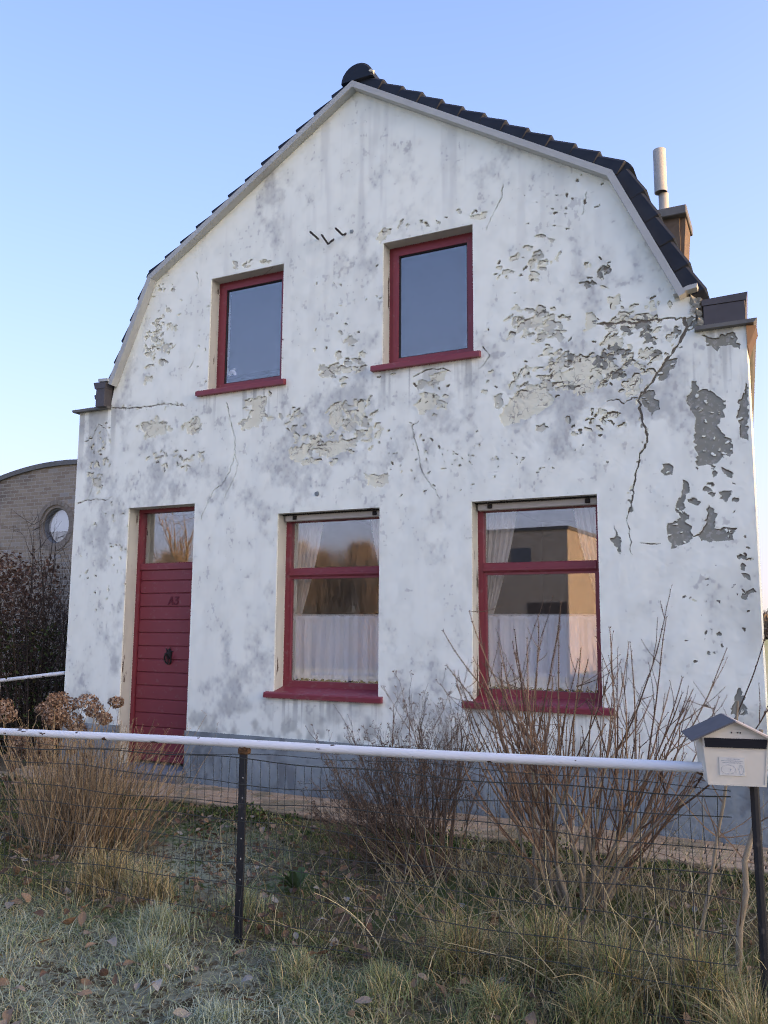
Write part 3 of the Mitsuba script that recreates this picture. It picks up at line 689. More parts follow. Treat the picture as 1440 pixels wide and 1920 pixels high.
# ------------------------------------------------------------------ ground
def ground_z(x, y):
    q = np.stack([x * 1.3, y * 1.3, x * 0], -1)
    amp = np.clip((-.8 - y) / .3, 0, 1) * np.exp(-np.maximum(np.abs(x - 1) - 6, 0)) * np.clip((y + 5.2) / .4, 0, 1)
    return amp * (.05 * (meshkit.fbm(q, 4, 3) - .5) + .045 * (meshkit.fbm(q * 9, 3, 5) - .5) + .03 * np.exp(-((y + 3.4) / .8) ** 2)) - .004


def frost_at(x, y):
    """Where hoar frost lies: the open verge and one bare patch of the garden."""
    q = np.stack([x * 1.1, y * 1.1, x * 0 + 4], -1)
    n = meshkit.fbm(q, 4, 8)
    slab = np.exp(-(((x - .15) * .8 + (y + 2.2) * .35) / .42) ** 2 - ((y + 2.15) / .75) ** 2)
    verge = np.clip((-3.15 - y) / .5, 0, 1) * np.clip((2.6 - x) / 1.2, .12, 1)
    return np.clip(slab * 1.0 + verge * (.45 + 1.1 * (n - .4)), 0, 1)


ax = np.concatenate([-np.geomspace(7.2, 900, 26)[::-1], np.arange(-7, 6.01, .045), np.geomspace(6.2, 900, 26)])
ay = np.concatenate([-np.geomspace(5.7, 900, 26)[::-1], np.arange(-5.5, -.6, .045), np.geomspace(.1, 900, 34) - .6])
GX, GY = np.meshgrid(ax, ay, indexing='ij')
GZ = ground_z(GX, GY)
i, j = np.meshgrid(np.arange(len(ax) - 1), np.arange(len(ay) - 1), indexing='ij')
w = len(ay)
gq = np.stack([i * w + j, (i + 1) * w + j, (i + 1) * w + j + 1, i * w + j + 1], -1).reshape(-1, 4)


def ground_color(p, n, uv):
    x, y = p.x, p.y
    a = fbm(x * 2.2, y * 2.2, 1, 4)
    b = fbm(x * 17, y * 17, 3, 3)
    c = fbm(x * 60, y * 60, 5, 2)
    soil = mix([.034, .027, .016], [.115, .092, .056], b)
    soil = mix(soil, [.045, .068, .020], smoothstep(.43, .62, a) * .85)
    soil = mix(soil, [.17, .135, .09], .7 * smoothstep(.60, .72, c))
    slab = dr.exp(-dr.square(((x - .15) * .8 + (y + 2.2) * .35) / .42) - dr.square((y + 2.15) / .75))
    fr = dr.clip(slab * 1.3 + dr.clip((-3.15 - y) / .5, 0, 1) * dr.clip((2.6 - x) / 1.2, .1, 1) * .8, 0, 1) * smoothstep(.36, .60, .5 * b + .5 * c)
    near = mix(soil, [.235, .26, .19], .72 * fr)
    far = mix([.20, .215, .09], [.30, .28, .16], fbm(x * .07, y * .07, 2, 3))
    d = smoothstep(7.5, 11, dr.maximum(dr.abs(x), dr.abs(y)))
    return mix(near, far, d)


mat('m_ground', proc(ground_color), 1.0, .05)
struct('ground', (np.stack([GX, GY, GZ], -1).reshape(-1, 3), gq), 'm_ground', smooth=True)
mat('m_road', proc(lambda p, n, uv: mix([.34, .335, .32], [.42, .41, .385], fbm(p.x * 3, p.y * 3, 1, 4))), .9, .2)
struct('road', boxm((-60, -11.2, -.2), (60, -5.6, .004)), 'm_road')

# clay paving along the house wall
mat('m_joint', [.035, .03, .022], 1, 0)
pave = struct('path', boxm((-3.9, -.765, -.05), (4.1, -.031, .006)), 'm_joint')
PB = []
for k, (a, b) in enumerate((([.29, .205, .135], [.36, .265, .175]), ([.25, .175, .115], [.32, .235, .155]), ([.34, .265, .18], [.27, .20, .14]))):
    PB.append(mat(f'm_paver_{k}', proc(lambda p, n, uv, a=a, b=b: mix(mix(a, b, fbm(p.x * 14, p.y * 14, 2, 3)), [.10, .10, .06], .55 * smoothstep(.52, .72, fbm(p.x * 4, p.y * 5, 7, 4)))), .9, .15))
bricks = [mikit.ply(cbox((-.0955, -.0445, 0), (.0955, .0445, .030), .006), m) for m in PB]
rows = 7
for r in range(rows):
    for c in range(41):
        x = -3.85 + .2 * c + (.1 if r % 2 else 0)
        y = -.712 + .0985 * r
        if y > -.2 and -2.82 < x < -1.78:
            continue
        key = numbered('path__brick')
        scene[key] = {**bricks[rng.integers(0, 3)], 'to_world': T().translate([x, y, .002 + rng.uniform(-.003, .003)]).rotate([0, 0, 1], rng.uniform(-1, 1)).rotate([1, 0, 0], rng.uniform(-.8, .8))}

# ------------------------------------------------------------------ brick house next door with an arched gable
def brick_color(p, n, uv):
    u, v = p.x / .21, p.z / .065
    row = dr.floor(v)
    uu = u + .5 * (row - 2 * dr.floor(row / 2))
    fu, fv = uu - dr.floor(uu), v - row
    joint = dr.maximum(smoothstep(.055, .03, dr.minimum(fu, 1 - fu)), smoothstep(.14, .08, dr.minimum(fv, 1 - fv)))
    t = cell_rand(dr.floor(uu), row, 4)
    c = mix([.26, .205, .15], [.36, .30, .225], t)
    c = mix(c, [.33, .30, .26], smoothstep(.93, .97, cell_rand(dr.floor(uu), row, 9)))
    c = mix(c, [.11, .10, .09], .6 * smoothstep(.5, .75, fbm(p.x * .9, p.z * .9, 3, 3)))
    return mix(c, [.38, .355, .31], joint * .75)


def brick_h(p, n, uv):
    u, v = p.x / .21, p.z / .065
    row = dr.floor(v)
    uu = u + .5 * (row - 2 * dr.floor(row / 2))
    fu, fv = uu - dr.floor(uu), v - row
    return -dr.maximum(smoothstep(.06, .03, dr.minimum(fu, 1 - fu)), smoothstep(.16, .08, dr.minimum(fv, 1 - fv)))


mat('m_brick', proc(brick_color), .9, .15, proc(brick_h, 3e-3), .006)
nb = thing('brick_house', 'grey brown brick house with arched roofline and round window behind the hedge', 'house')
AX, AZ, RAD, NY = -7.85, 4.40, 7.0, 3.7
aa = np.linspace(math.radians(90 + 38), math.radians(90 - 30), 50)
arc = np.stack([AX + RAD * np.cos(aa), AZ - RAD + RAD * np.sin(aa)], 1)
WC = (-7.955, 3.325)
wall = Polygon(np.vstack([arc, [[arc[-1, 0], 0], [arc[0, 0], 0]]]))
circ = shapely.Point(*WC).buffer(.372, 24)
obj('wall', extr(wall.difference(circ), NY, NY + .3), 'm_brick', nb)
obj('wall', extr(wall.buffer(-.05), NY + 6, NY + 6.3), 'm_brick', nb)
out = np.stack([AX + (RAD + .085) * np.cos(aa), AZ - RAD + (RAD + .085) * np.sin(aa)], 1)
obj('roof', extr(Polygon(np.vstack([arc, out[::-1]])), NY - .05, NY + 6.4), 'm_ledge', nb)
mat('m_ringbrick', proc(lambda p, n, uv: mix([.22, .185, .15], [.30, .26, .21], fbm(p.x * 9, p.z * 9, 2, 2))), .9, .15)
mat('m_iron_grey', [.16, .165, .17], .6, .3)
ws = obj('round_window', extr(circ.difference(shapely.Point(*WC).buffer(.318, 24)), NY + .02, NY + .14), 'm_ringbrick', nb)
obj('frame', extr(shapely.Point(*WC).buffer(.318, 24).difference(shapely.Point(*WC).buffer(.296, 24)), NY + .06, NY + .16), 'm_iron_grey', ws)
obj('pane', pane_mesh(WC[0] - .30, WC[1] - .30, WC[0] + .30, WC[1] + .30, NY + .11), 'm_pane_high', ws)
mat('m_blind', [.55, .56, .55], .9, .1)
obj('blind', extr(shapely.Point(*WC).buffer(.295, 24).intersection(rect(-9, WC[1] - .09, -7, 5)), NY + .14, NY + .15), 'm_blind', ws)  # pale sheet standing in for the sky mirrored in the upper pane
for k in range(28):                                           # soldier ring of bricks round the window
    a = 2 * math.pi * k / 28
    obj('brick', hullm([(WC[0] + rr * math.cos(a + da), y, WC[1] + rr * math.sin(a + da)) for rr, w_ in ((.376, .098), (.46, .10)) for da in (-w_, w_) for y in (NY - .012, NY + .1)]), 'm_ringbrick', nb)

# ------------------------------------------------------------------ what stands behind the viewer and shows in the panes; an added sun-blocking hedge
mat('m_far_brick', proc(lambda p, n, uv: mix([.42, .36, .29], [.50, .43, .35], fbm(p.x * 6, p.y * 6, p.z * 9, 3))), .9, .1)
mat('m_far_glass', [.10, .11, .13], .2, .6)
mat('m_far_door', [.12, .10, .09], .6, .3)
fb = thing('flat_roofed_house', 'flat roofed brown brick house across the road mirrored in the widest lower window', 'house')
R0 = T().translate([-3.3, -21.6, 0]).rotate([0, 0, 1], 5)
fbw = MB(); fbw.box((-5.6, -7.5, 0), (0, 0, 5.0))
for nm, m, b in (('wall', 'm_far_brick', fbw.mesh()), ('coping', 'm_ledge', boxm((-5.65, -7.55, 5.0), (.05, .05, 5.12))), ('window', 'm_far_glass', boxm((-2.1, -.05, 3.85), (-1.35, .03, 4.4))), ('garage_door', 'm_far_door', boxm((-1.5, -.05, 0), (-.05, .03, 2.45))), ('window', 'm_far_glass', boxm((-4.6, -.05, 1.0), (-3.2, .03, 2.4)))):
    k = obj(nm, b, m, fb); scene[k]['to_world'] = R0


def vstar(r, n):
    d = r.normal(size=(n, 3)); return d / np.linalg.norm(d, axis=1, keepdims=True)


def ribbons(P, D, W, C=None):
    """Thin three-sided slivers from the points P along D, W wide: one mesh."""
    P, D = np.asarray(P), np.asarray(D)
    n = len(P)
    s = np.cross(D, np.random.default_rng(n).normal(size=(n, 3))); s /= np.linalg.norm(s, axis=1, keepdims=True) + 1e-9
    v = np.concatenate([P - s * W[:, None] / 2, P + s * W[:, None] / 2, P + D], 0)
    k = np.arange(n)
    return v, np.stack([k, k + n, k + 2 * n], 1)


mat('m_bark_brown', [.085, .058, .038], .9, .1)
mat('m_far_twig', [.44, .37, .29], 1, .05)
for k, (tx, ty, h) in enumerate(((-9.8, -21, 4.3), (-11.4, -21.5, 5.0), (-12.9, -20.8, 4.6), (-14.6, -22, 5.2), (-16.3, -21.4, 4.5), (-18.2, -22.3, 5.4), (-20.4, -21, 4.8))):
    words = ['first', 'second', 'third', 'fourth', 'fifth', 'sixth', 'seventh'][k]
    t = thing('bare_tree', f'bare brown tree across the road, {words} from the flat roofed house, mirrored in the panes', 'tree', 'bare trees across the road')
    r = np.random.default_rng(200 + k)
    obj('trunk', tube([(tx, ty, 0), (tx + .1, ty, h * .35), (tx, ty, h * .8)], [.13, .1, .03], 6), 'm_bark_brown', t)
    n = 12000
    z = r.uniform(.0, 1, n) ** .9
    rad = (.9 + .6 * np.sin(np.pi * np.clip(z * .8 + .2, 0, 1))) * (1.05 - .75 * z ** 2) * np.sqrt(r.uniform(0, 1, n))
    a = r.uniform(0, 2 * np.pi, n)
    P = np.stack([tx + rad * np.cos(a), ty + rad * np.sin(a), z * h * .93], 1)
    D = np.stack([np.cos(a) * .18, np.sin(a) * .18, r.uniform(.1, .45, n)], 1) + r.normal(0, .09, (n, 3))
    n2 = 3000
    a2, q2 = r.uniform(0, 2 * np.pi, n2), 1.35 * np.sqrt(r.uniform(0, 1, n2))
    P2 = np.stack([tx + q2 * np.cos(a2), ty + q2 * np.sin(a2), h * r.uniform(.55, .95, n2) * (1.0 - .12 * q2)], 1)
    D2 = np.stack([np.cos(a2) * .22, np.sin(a2) * .22, r.uniform(.25, .85, n2)], 1) + r.normal(0, .1, (n2, 3))
    P, D = np.vstack([P, P2]), np.vstack([D, D2])
    obj('crown', ribbons(P, D, r.uniform(.008, .018, n + n2)), 'm_far_twig', t)
mat('m_conifer', [.03, .045, .025], .95, .1)
th = thing('evergreen_hedge', 'added tall evergreen hedge out of view that keeps the low sun off the plot', 'hedge')  # unseen hedge, added only to block the low sun from garden and house
r = np.random.default_rng(77); n = 16000
obj('core', boxm((45.0, -5.6, 0), (46.5, 4.8, 10.6)), 'm_conifer', th)
P = np.stack([r.uniform(44.5, 47, n), r.uniform(-6.0, 5.2, n), r.uniform(.05, 11.0, n)], 1)
obj('foliage', ribbons(P, r.normal(0, .2, (n, 3)) + [0, 0, .1], r.uniform(.08, .16, n)), 'm_conifer', th)
mat('m_far_wood', [.19, .15, .11], 1, 0)
r = np.random.default_rng(78); n = 30000
a = r.uniform(-40, 60, n)
hh = 2.4 + 2.4 * meshkit.fbm(np.stack([a * .12, a * 0, a * 0], 1), 3, 1)
P = np.stack([a, r.uniform(128, 140, n), r.uniform(0, 1, n) * hh], 1)
stuff(struct('far_wood', ribbons(P, r.normal(0, .5, (n, 3)) + [0, 0, .6], r.uniform(.25, .6, n)), 'm_far_wood'))

# ------------------------------------------------------------------ garden fence
FY = -3.31
mat('m_white_pipe', proc(lambda p, n, uv: mix(mix([.74, .745, .74], [.62, .625, .61], fbm(p.x * 3, p.y * 30, p.z * 30, 3)), [.08, .05, .035], smoothstep(.71, .74, fbm(p.x * 16, p.y * 25, p.z * 25, 3)))), .45, .4)
mat('m_black_steel', proc(lambda p, n, uv: mix([.012, .013, .016], [.05, .045, .042], smoothstep(.62, .78, fbm(p.x * 40, p.y * 40, p.z * 22, 3)))), .5, .4)
mat('m_wire', [.05, .053, .047], .8, .15)
mat('m_rust', proc(lambda p, n, uv: mix([.06, .035, .02], [.15, .09, .05], fbm(p.x * 60, p.y * 60, p.z * 60, 2))), .9, .1)


def rail_z(x):
    return .948 + (x + .587) * .0241


fence = thing('garden_fence', 'white pipe rail on black posts with dark wire netting along the verge', 'fence')
xs = np.linspace(-2.6, 3.50, 60)
obj('rail', tube(np.stack([xs, xs * 0 + FY, rail_z(xs) + .003 * np.sin(xs * 2.1)], 1), .0215, 14), 'm_white_pipe', fence, smooth=40)
cl = MB()
cl.add(*cbox((1.19, FY - .012, rail_z(1.22) - .052), (1.25, FY + .03, rail_z(1.22) - .020), .006))
for _ in range(8):
    q = np.array([1.22 + rng.normal(0, .018), FY - .012, rail_z(1.22) - .03 + rng.normal(0, .008)])
    cl.add(*hullm(q + rng.normal(0, .007, (8, 3))))
obj('bracket', cl.mesh(), 'm_rust', fence)
tp = MB(); tp.box((1.198, FY - .003, -.12), (1.242, FY + .004, rail_z(1.22) - .03)); tp.box((1.217, FY + .0042, -.12), (1.223, FY + .035, rail_z(1.22) - .03))
pk = obj('post', tp.mesh(), 'm_black_steel', fence)
for z in np.arange(.12, .9, .1):
    obj('notch', cbox((1.222, FY - .0055, z), (1.228, FY - .0025, z + rng.uniform(.004, .010)), .001), 'm_beige', pk)
obj('post', tube([(3.655, FY + .02, -.1), (3.645, FY + .02, .99)], .017, 8), 'm_black_steel', fence)
obj('post', tube([(-1.95, FY + .02, -.1), (-1.95, FY + .02, .88)], .022, 8), 'm_black_steel', fence)
obj('bracket', hullm(np.array([2.93, FY - .01, rail_z(2.95)]) + rng.normal(0, .0075, (30, 3)) * [1.2, .9, 1.3]), 'm_rust', fence)
obj('bracket', hullm(np.array([3.44, FY - .0, rail_z(3.45) - .01]) + rng.normal(0, .009, (30, 3)) * [1.4, 1, 1]), 'm_rust', fence)
HZ = [.905, .805, .70, .60, .50, .395, .28, .16, .05]


def sag(x, k):
    return .014 * np.sin(x * 1.7 + k * 2.1) + .006 * np.sin(x * 7 + k) + (x - 1.2) * .020


xs = np.linspace(-2.55, 3.56, 150)
for k, z in enumerate(HZ):
    obj('horizontal_wire', tube(np.stack([xs, FY - .008 + .010 * np.sin(xs * 3 + k), z + sag(xs, k)], 1), .0021 if k else .0027, 4), 'm_wire', fence)
obj('horizontal_wire', tube(np.stack([xs, FY - .002 + .006 * np.sin(xs * 2), .935 + sag(xs, 11)], 1), .0016, 4), 'm_wire', fence)
for x in np.arange(-2.5, 3.54, .0505):
    zz = np.linspace(.03, .905, 26)
    top = .905 + sag(x, 0)
    z = np.concatenate([np.array(HZ[::-1]) + np.array([sag(x, len(HZ) - 1 - q) for q in range(len(HZ))])])
    zz = np.interp(np.linspace(0, 8, 25), np.arange(9), z)
    ph, am = rng.uniform(0, 6), rng.uniform(.002, .007)
    obj('vertical_wire', tube(np.stack([x + am * np.sin(zz * 14 + ph) + rng.uniform(-.004, .004), FY - .006 + .008 * np.sin(zz * 9 + ph), zz], 1), .0017, 3), 'm_wire', fence)

gate = thing('pipe_barrier', 'white pipe barrier at the corner of the house in front of the dark hedge', 'barrier')
obj('rail', tube([(-4.62, -.02, .93), (-3.62, .04, 1.05)], .022, 10), 'm_white_pipe', gate, smooth=40)
obj('post', tube([(-4.60, -.02, -.02), (-4.62, -.02, .95)], .026, 10), 'm_white_pipe', gate, smooth=40)

# ------------------------------------------------------------------ letter box
mat('m_box', proc(lambda p, n, uv: mix([.60, .57, .48], [.50, .475, .40], fbm(p.x * 18, p.y * 18, p.z * 14, 3))), .55, .35)
mat('m_box_roof', proc(lambda p, n, uv: mix([.075, .073, .078], [.105, .102, .108], fbm(p.x * 30, p.y * 30, p.z * 30, 3))), .7, .3)
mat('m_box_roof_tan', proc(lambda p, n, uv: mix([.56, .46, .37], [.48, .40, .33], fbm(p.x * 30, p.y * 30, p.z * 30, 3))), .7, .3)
mat('m_flap', [.007, .008, .012], .6, .2)
mb = thing('letter_box', 'cream letter box with a little gabled roof and black flap at the fence end', 'letter box')
BX, BY, BW = 3.592, -3.42, .120
f0, f1 = BY, BY + .25
zb, ze, za = 1.008, 1.186, 1.245
prof = [(-BW + .016, zb), (BW - .016, zb), (BW, ze), (0, za), (-BW, ze)]
fp = [(BX + x, f0, z) for x, z in prof]
bp = [(BX + x * .97, f1, z) for x, z in prof]
obj('body', hullm(fp + bp), 'm_box', mb)
obj('rim', extr(Polygon([(BX + x, z) for x, z in prof]).buffer(.001).difference(Polygon([(BX + x, z) for x, z in prof]).buffer(-.006)), f0 - .004, f0 - .0005), 'm_box', mb)
obj('flap', hullm([(BX + x, y, z) for x, z in ((-BW + .006, ze - .003), (BW - .006, ze - .003), (BW - .010, ze - .037), (-BW + .010, ze - .037)) for y in (f0 - .010, f0 - .001)]), 'm_flap', mb)
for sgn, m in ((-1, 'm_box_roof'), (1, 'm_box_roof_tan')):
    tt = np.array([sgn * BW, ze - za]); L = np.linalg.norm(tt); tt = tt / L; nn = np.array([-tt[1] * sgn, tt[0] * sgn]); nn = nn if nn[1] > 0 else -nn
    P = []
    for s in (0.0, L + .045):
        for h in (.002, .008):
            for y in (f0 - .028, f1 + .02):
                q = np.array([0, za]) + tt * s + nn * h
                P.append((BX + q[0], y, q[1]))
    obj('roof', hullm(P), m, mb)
mat('m_sticker', [.52, .52, .48], .5, .4)
mat('m_print', [.27, .30, .33], .6, .3)
sk = obj('sticker', boxm((BX - .062, f0 - .0045, 1.044), (BX + .030, f0 - .001, 1.112)), 'm_sticker', mb)
pr = MB()
for z, a, b in ((1.106, -.035, .012), (1.099, -.055, .022), (1.092, -.050, .018)):
    pr.box((BX + a, f0 - .0052, z - .0013), (BX + b, f0 - .0046, z + .0013))
g = np.linspace(0, 2 * np.pi, 17)
for cx, rx, rz in ((-.030, .026, .017), (.016, .008, .018)):
    ring = Polygon(np.c_[BX + cx + rx * np.cos(g), 1.067 + rz * np.sin(g)])
    pr.add(*extr(ring.buffer(.0007).difference(ring.buffer(-.0007)), f0 - .0052, f0 - .0046))
pr.add(*extr(shapely.Point(BX - .022, 1.066).buffer(.003), f0 - .0052, f0 - .0046))
obj('print', pr.mesh(), 'm_print', sk)
for hx in (-.012, .010, .020):
    obj('screw', extr(shapely.Point(BX + hx, 1.205).buffer(.0028, 4), f0 - .004, f0 + .001), 'm_iron', mb)
MR = T().translate([BX, BY, 0]).rotate([0, 0, 1], 14).translate([-BX, -BY, 0])
for k in list(scene):
    if k.startswith(mb + '__'):
        scene[k]['to_world'] = MR

# ------------------------------------------------------------------ plants
def unit(v):
    v = np.asarray(v, float); return v / (np.linalg.norm(v) + 1e-12)


def shoot(r, p, d, L, r0, r1, up=.25, wob=.10, n=None):
    """A growing shoot: a polyline that turns upward and wanders."""
    n = n or max(4, int(L / .07))
    pts = [np.array(p, float)]
    d = unit(d)
    for _ in range(n):
        d = unit(d + [0, 0, up / n] + r.normal(0, wob / math.sqrt(n), 3))
        pts.append(pts[-1] + d * L / n)
    return np.array(pts), np.linspace(r0, r1, n + 1)


def bud(mb, p, d, s):
    d = unit(d)
    a = unit(np.cross(d, [.3, .5, .8])); b = np.cross(d, a)
    v = [p - d * s, p + a * s * .45, p + b * s * .45, p - a * s * .45, p - b * s * .45, p + d * s * 1.5]
    mb.add(v, [[0, 2, 1], [0, 3, 2], [0, 4, 3], [0, 1, 4], [5, 1, 2], [5, 2, 3], [5, 3, 4], [5, 4, 1]])


mat('m_bark_grey', proc(lambda p, n, uv: mix(mix([.34, .29, .21], [.19, .155, .11], fbm(p.x * 30, p.y * 30, p.z * 12, 3)), [.19, .20, .12], .5 * smoothstep(.6, .75, fbm(p.x * 12, p.y * 12, p.z * 9, 3)))), .9, .1)
mat('m_twig', proc(lambda p, n, uv: mix([.27, .19, .12], [.15, .10, .068], fbm(p.x * 14, p.y * 14, p.z * 8, 2))), .85, .15)
mat('m_twig_red', proc(lambda p, n, uv: mix([.10, .070, .050], [.19, .135, .092], fbm(p.x * 9, p.y * 9, p.z * 9, 2))), .9, .1)
mat('m_straw', proc(lambda p, n, uv: mix([.29, .205, .11], [.41, .315, .19], fbm(p.x * 9, p.y * 9, p.z * 5, 2))), .9, .1)

mat('m_stem', {'type': 'mesh_attribute', 'name': 'vertex_color'}, .9, .1)


def tone(r, a, b, lo=.55, hi=1.25):
    t = r.uniform()
    return (np.array(a) * (1 - t) + np.array(b) * t) * r.uniform(lo, hi)


TWIG = ([.25, .17, .11], [.09, .06, .045])
REDT = ([.10, .070, .050], [.22, .158, .11])
STRW = ([.21, .14, .078], [.44, .335, .20])
# the big bare shrub in front of the widest window
r = np.random.default_rng(5)
sh = thing('bare_shrub', 'large vase shaped leafless shrub with budded upright twigs before the widest lower window', 'shrub')
B0 = np.array([2.58, -1.90, 0.0])
tw, bd = MB(), MB()
nst = 24
for k in range(nst):
    a = 2 * math.pi * k / nst + r.uniform(-.2, .2)
    tilt = r.uniform(.12, .82)
    d = np.array([math.cos(a) * tilt - .02, math.sin(a) * tilt * .8, 1])
    L = r.uniform(.55, 1.0)
    P, R = shoot(r, B0 + [math.cos(a) * r.uniform(.03, .22), math.sin(a) * r.uniform(.02, .16), -.03], d, L, r.uniform(.008, .018), .0056, up=.25, wob=.36)
    obj('stem', tube(P, R, 7), 'm_bark_grey', sh, smooth=60)
    n = len(P)
    for q in range(r.integers(4, 8)):                         # upright shoots from the upper half of each stem
        i = r.integers(n // 3, n) if q else n - 1
        out = np.array([math.cos(a), math.sin(a) * .8, 0]) * r.uniform(-.15, .75) + r.normal(0, .28, 3) * [1, .7, 0]
        L2 = r.uniform(.40, 1.0) * (1.15 if q == 0 else 1)
        L2 = min(L2, (1.98 - P[i, 2]) * r.uniform(.7, 1.0))
        if L2 < .1:
            continue
        S, SR = shoot(r, P[i], unit(P[i] - P[i - 1]) * .55 + out + [0, 0, .45], L2, .0056, .0024, up=.55, wob=.11)
        tw.tube(S, SR, 4, tone(r, *TWIG))
        m = len(S)
        for e in range(1, m):
            for sg in (-1, 1):
                if r.uniform() < .85:
                    t = unit(S[e] - S[e - 1]); o = unit(np.cross(t, [math.cos(e * 1.57), math.sin(e * 1.57), .2])) * sg
                    bud(bd, S[e] + o * .004, t * .8 + o * .5, .0065)
        for w_ in range(r.integers(1, 5)):
            e = r.integers(1, m)
            Q, QR = shoot(r, S[e], unit(S[e] - S[e - 1]) * .6 + r.normal(0, .5, 3) + [0, 0, .3], r.uniform(.08, .34), .003, .0015, up=.45, wob=.15)
            tw.tube(Q, QR, 3, tone(r, *TWIG))
            for e2 in range(1, len(Q)):
                bud(bd, Q[e2] + r.normal(0, .002, 3), unit(Q[e2] - Q[e2 - 1]) + r.normal(0, .3, 3), .0055)
stuff(obj('twig', tw.mesh(), 'm_stem', sh, color=tw.color()))
stuff(obj('bud', bd.mesh(), 'm_twig_red', sh))

# the dark twiggy shrub left of it
r = np.random.default_rng(6)
sm = thing('twiggy_shrub', 'low dark reddish twiggy shrub with dry seed heads leaning towards the lace curtained window', 'shrub')
B1 = np.array([1.60, -1.72, 0.0])
tw, sd = MB(), MB()
for k in range(58):
    u = r.uniform(-2.4, .55) if k % 3 else r.uniform(-.8, .5)
    d = np.array([u, r.uniform(-.3, .3), 1.0 - .2 * abs(u)])
    hgt = r.uniform(.6, 1.02) * (1.14 - .10 * abs(u))
    P, R = shoot(r, B1 + [r.uniform(-.16, .14), r.uniform(-.12, .12), -.03], d, hgt, r.uniform(.0045, .009), .0022, up=.45, wob=.20)
    if k < 26:
        obj('stem', tube(P, R, 5), 'm_twig_red', sm, smooth=60)
    else:
        tw.tube(P, R, 4, tone(r, *REDT))
    for q in range(r.integers(9, 15)):
        i = r.integers(len(P) // 3, len(P))
        S, SR = shoot(r, P[i], unit(P[i] - P[i - 1]) + r.normal(0, .45, 3) * [1, .7, .6] + [0, 0, .2], r.uniform(.10, .32), .0023, .0012, up=.4, wob=.22)
        tw.tube(S, SR, 3, tone(r, *REDT))
        for w_ in range(r.integers(2, 5)):
            e = r.integers(1, len(S))
            Q, QR = shoot(r, S[e], unit(S[e] - S[e - 1]) + r.normal(0, .5, 3), r.uniform(.04, .12), .0015, .001, up=.3, wob=.2, n=4)
            tw.tube(Q, QR, 3, tone(r, *REDT))
            if r.uniform() < .75:
                for _ in range(5):
                    bud(sd, Q[-1] + r.normal(0, .007, 3), r.normal(0, 1, 3), r.uniform(.004, .008))
stuff(obj('twig', tw.mesh(), 'm_stem', sm, color=tw.color()))
stuff(obj('seed_head', sd.mesh(), 'm_twig_red', sm))

# the fan of straight tan stems at the left
r = np.random.default_rng(7)
fn = thing('dry_stem_clump', 'fan shaped clump of straight tan dry stems behind the rail before the front door', 'shrub')
B2 = np.array([-.92, -2.28, 0.0])
st = MB(); tips = MB()
for k in range(560):
    u = r.normal(.04, .42)
    d = np.array([u, r.normal(0, .22), 1])
    L = r.uniform(.45, .95) * (1 + .22 * max(u, 0))
    P, R = shoot(r, B2 + [r.normal(0, .17) + u * .2, r.normal(0, .13), -.03], d, L, r.uniform(.0028, .0052), .0013, up=.12, wob=.16)
    if k < 60:
        obj('stem', tube(P, R, 4), ('m_straw', 'm_twig', 'm_twig_red')[k % 3], fn)
    else:
        st.tube(P, R, 3, tone(r, *STRW))
    for q in range(r.integers(0, 4)):
        i = r.integers(len(P) // 2, len(P))
        Q, QR = shoot(r, P[i], unit(P[i] - P[i - 1]) + r.normal(0, .3, 3), r.uniform(.05, .2), .0015, .0008, up=.3, wob=.15)
        st.tube(Q, QR, 3, tone(r, *STRW))
        for _ in range(2):
            bud(tips, Q[-1] + r.normal(0, .005, 3), r.normal(0, 1, 3), .004)
stuff(obj('dry_stem', st.mesh(), 'm_stem', fn, color=st.color()))
stuff(obj('stem_tip', tips.mesh(), 'm_straw', fn))

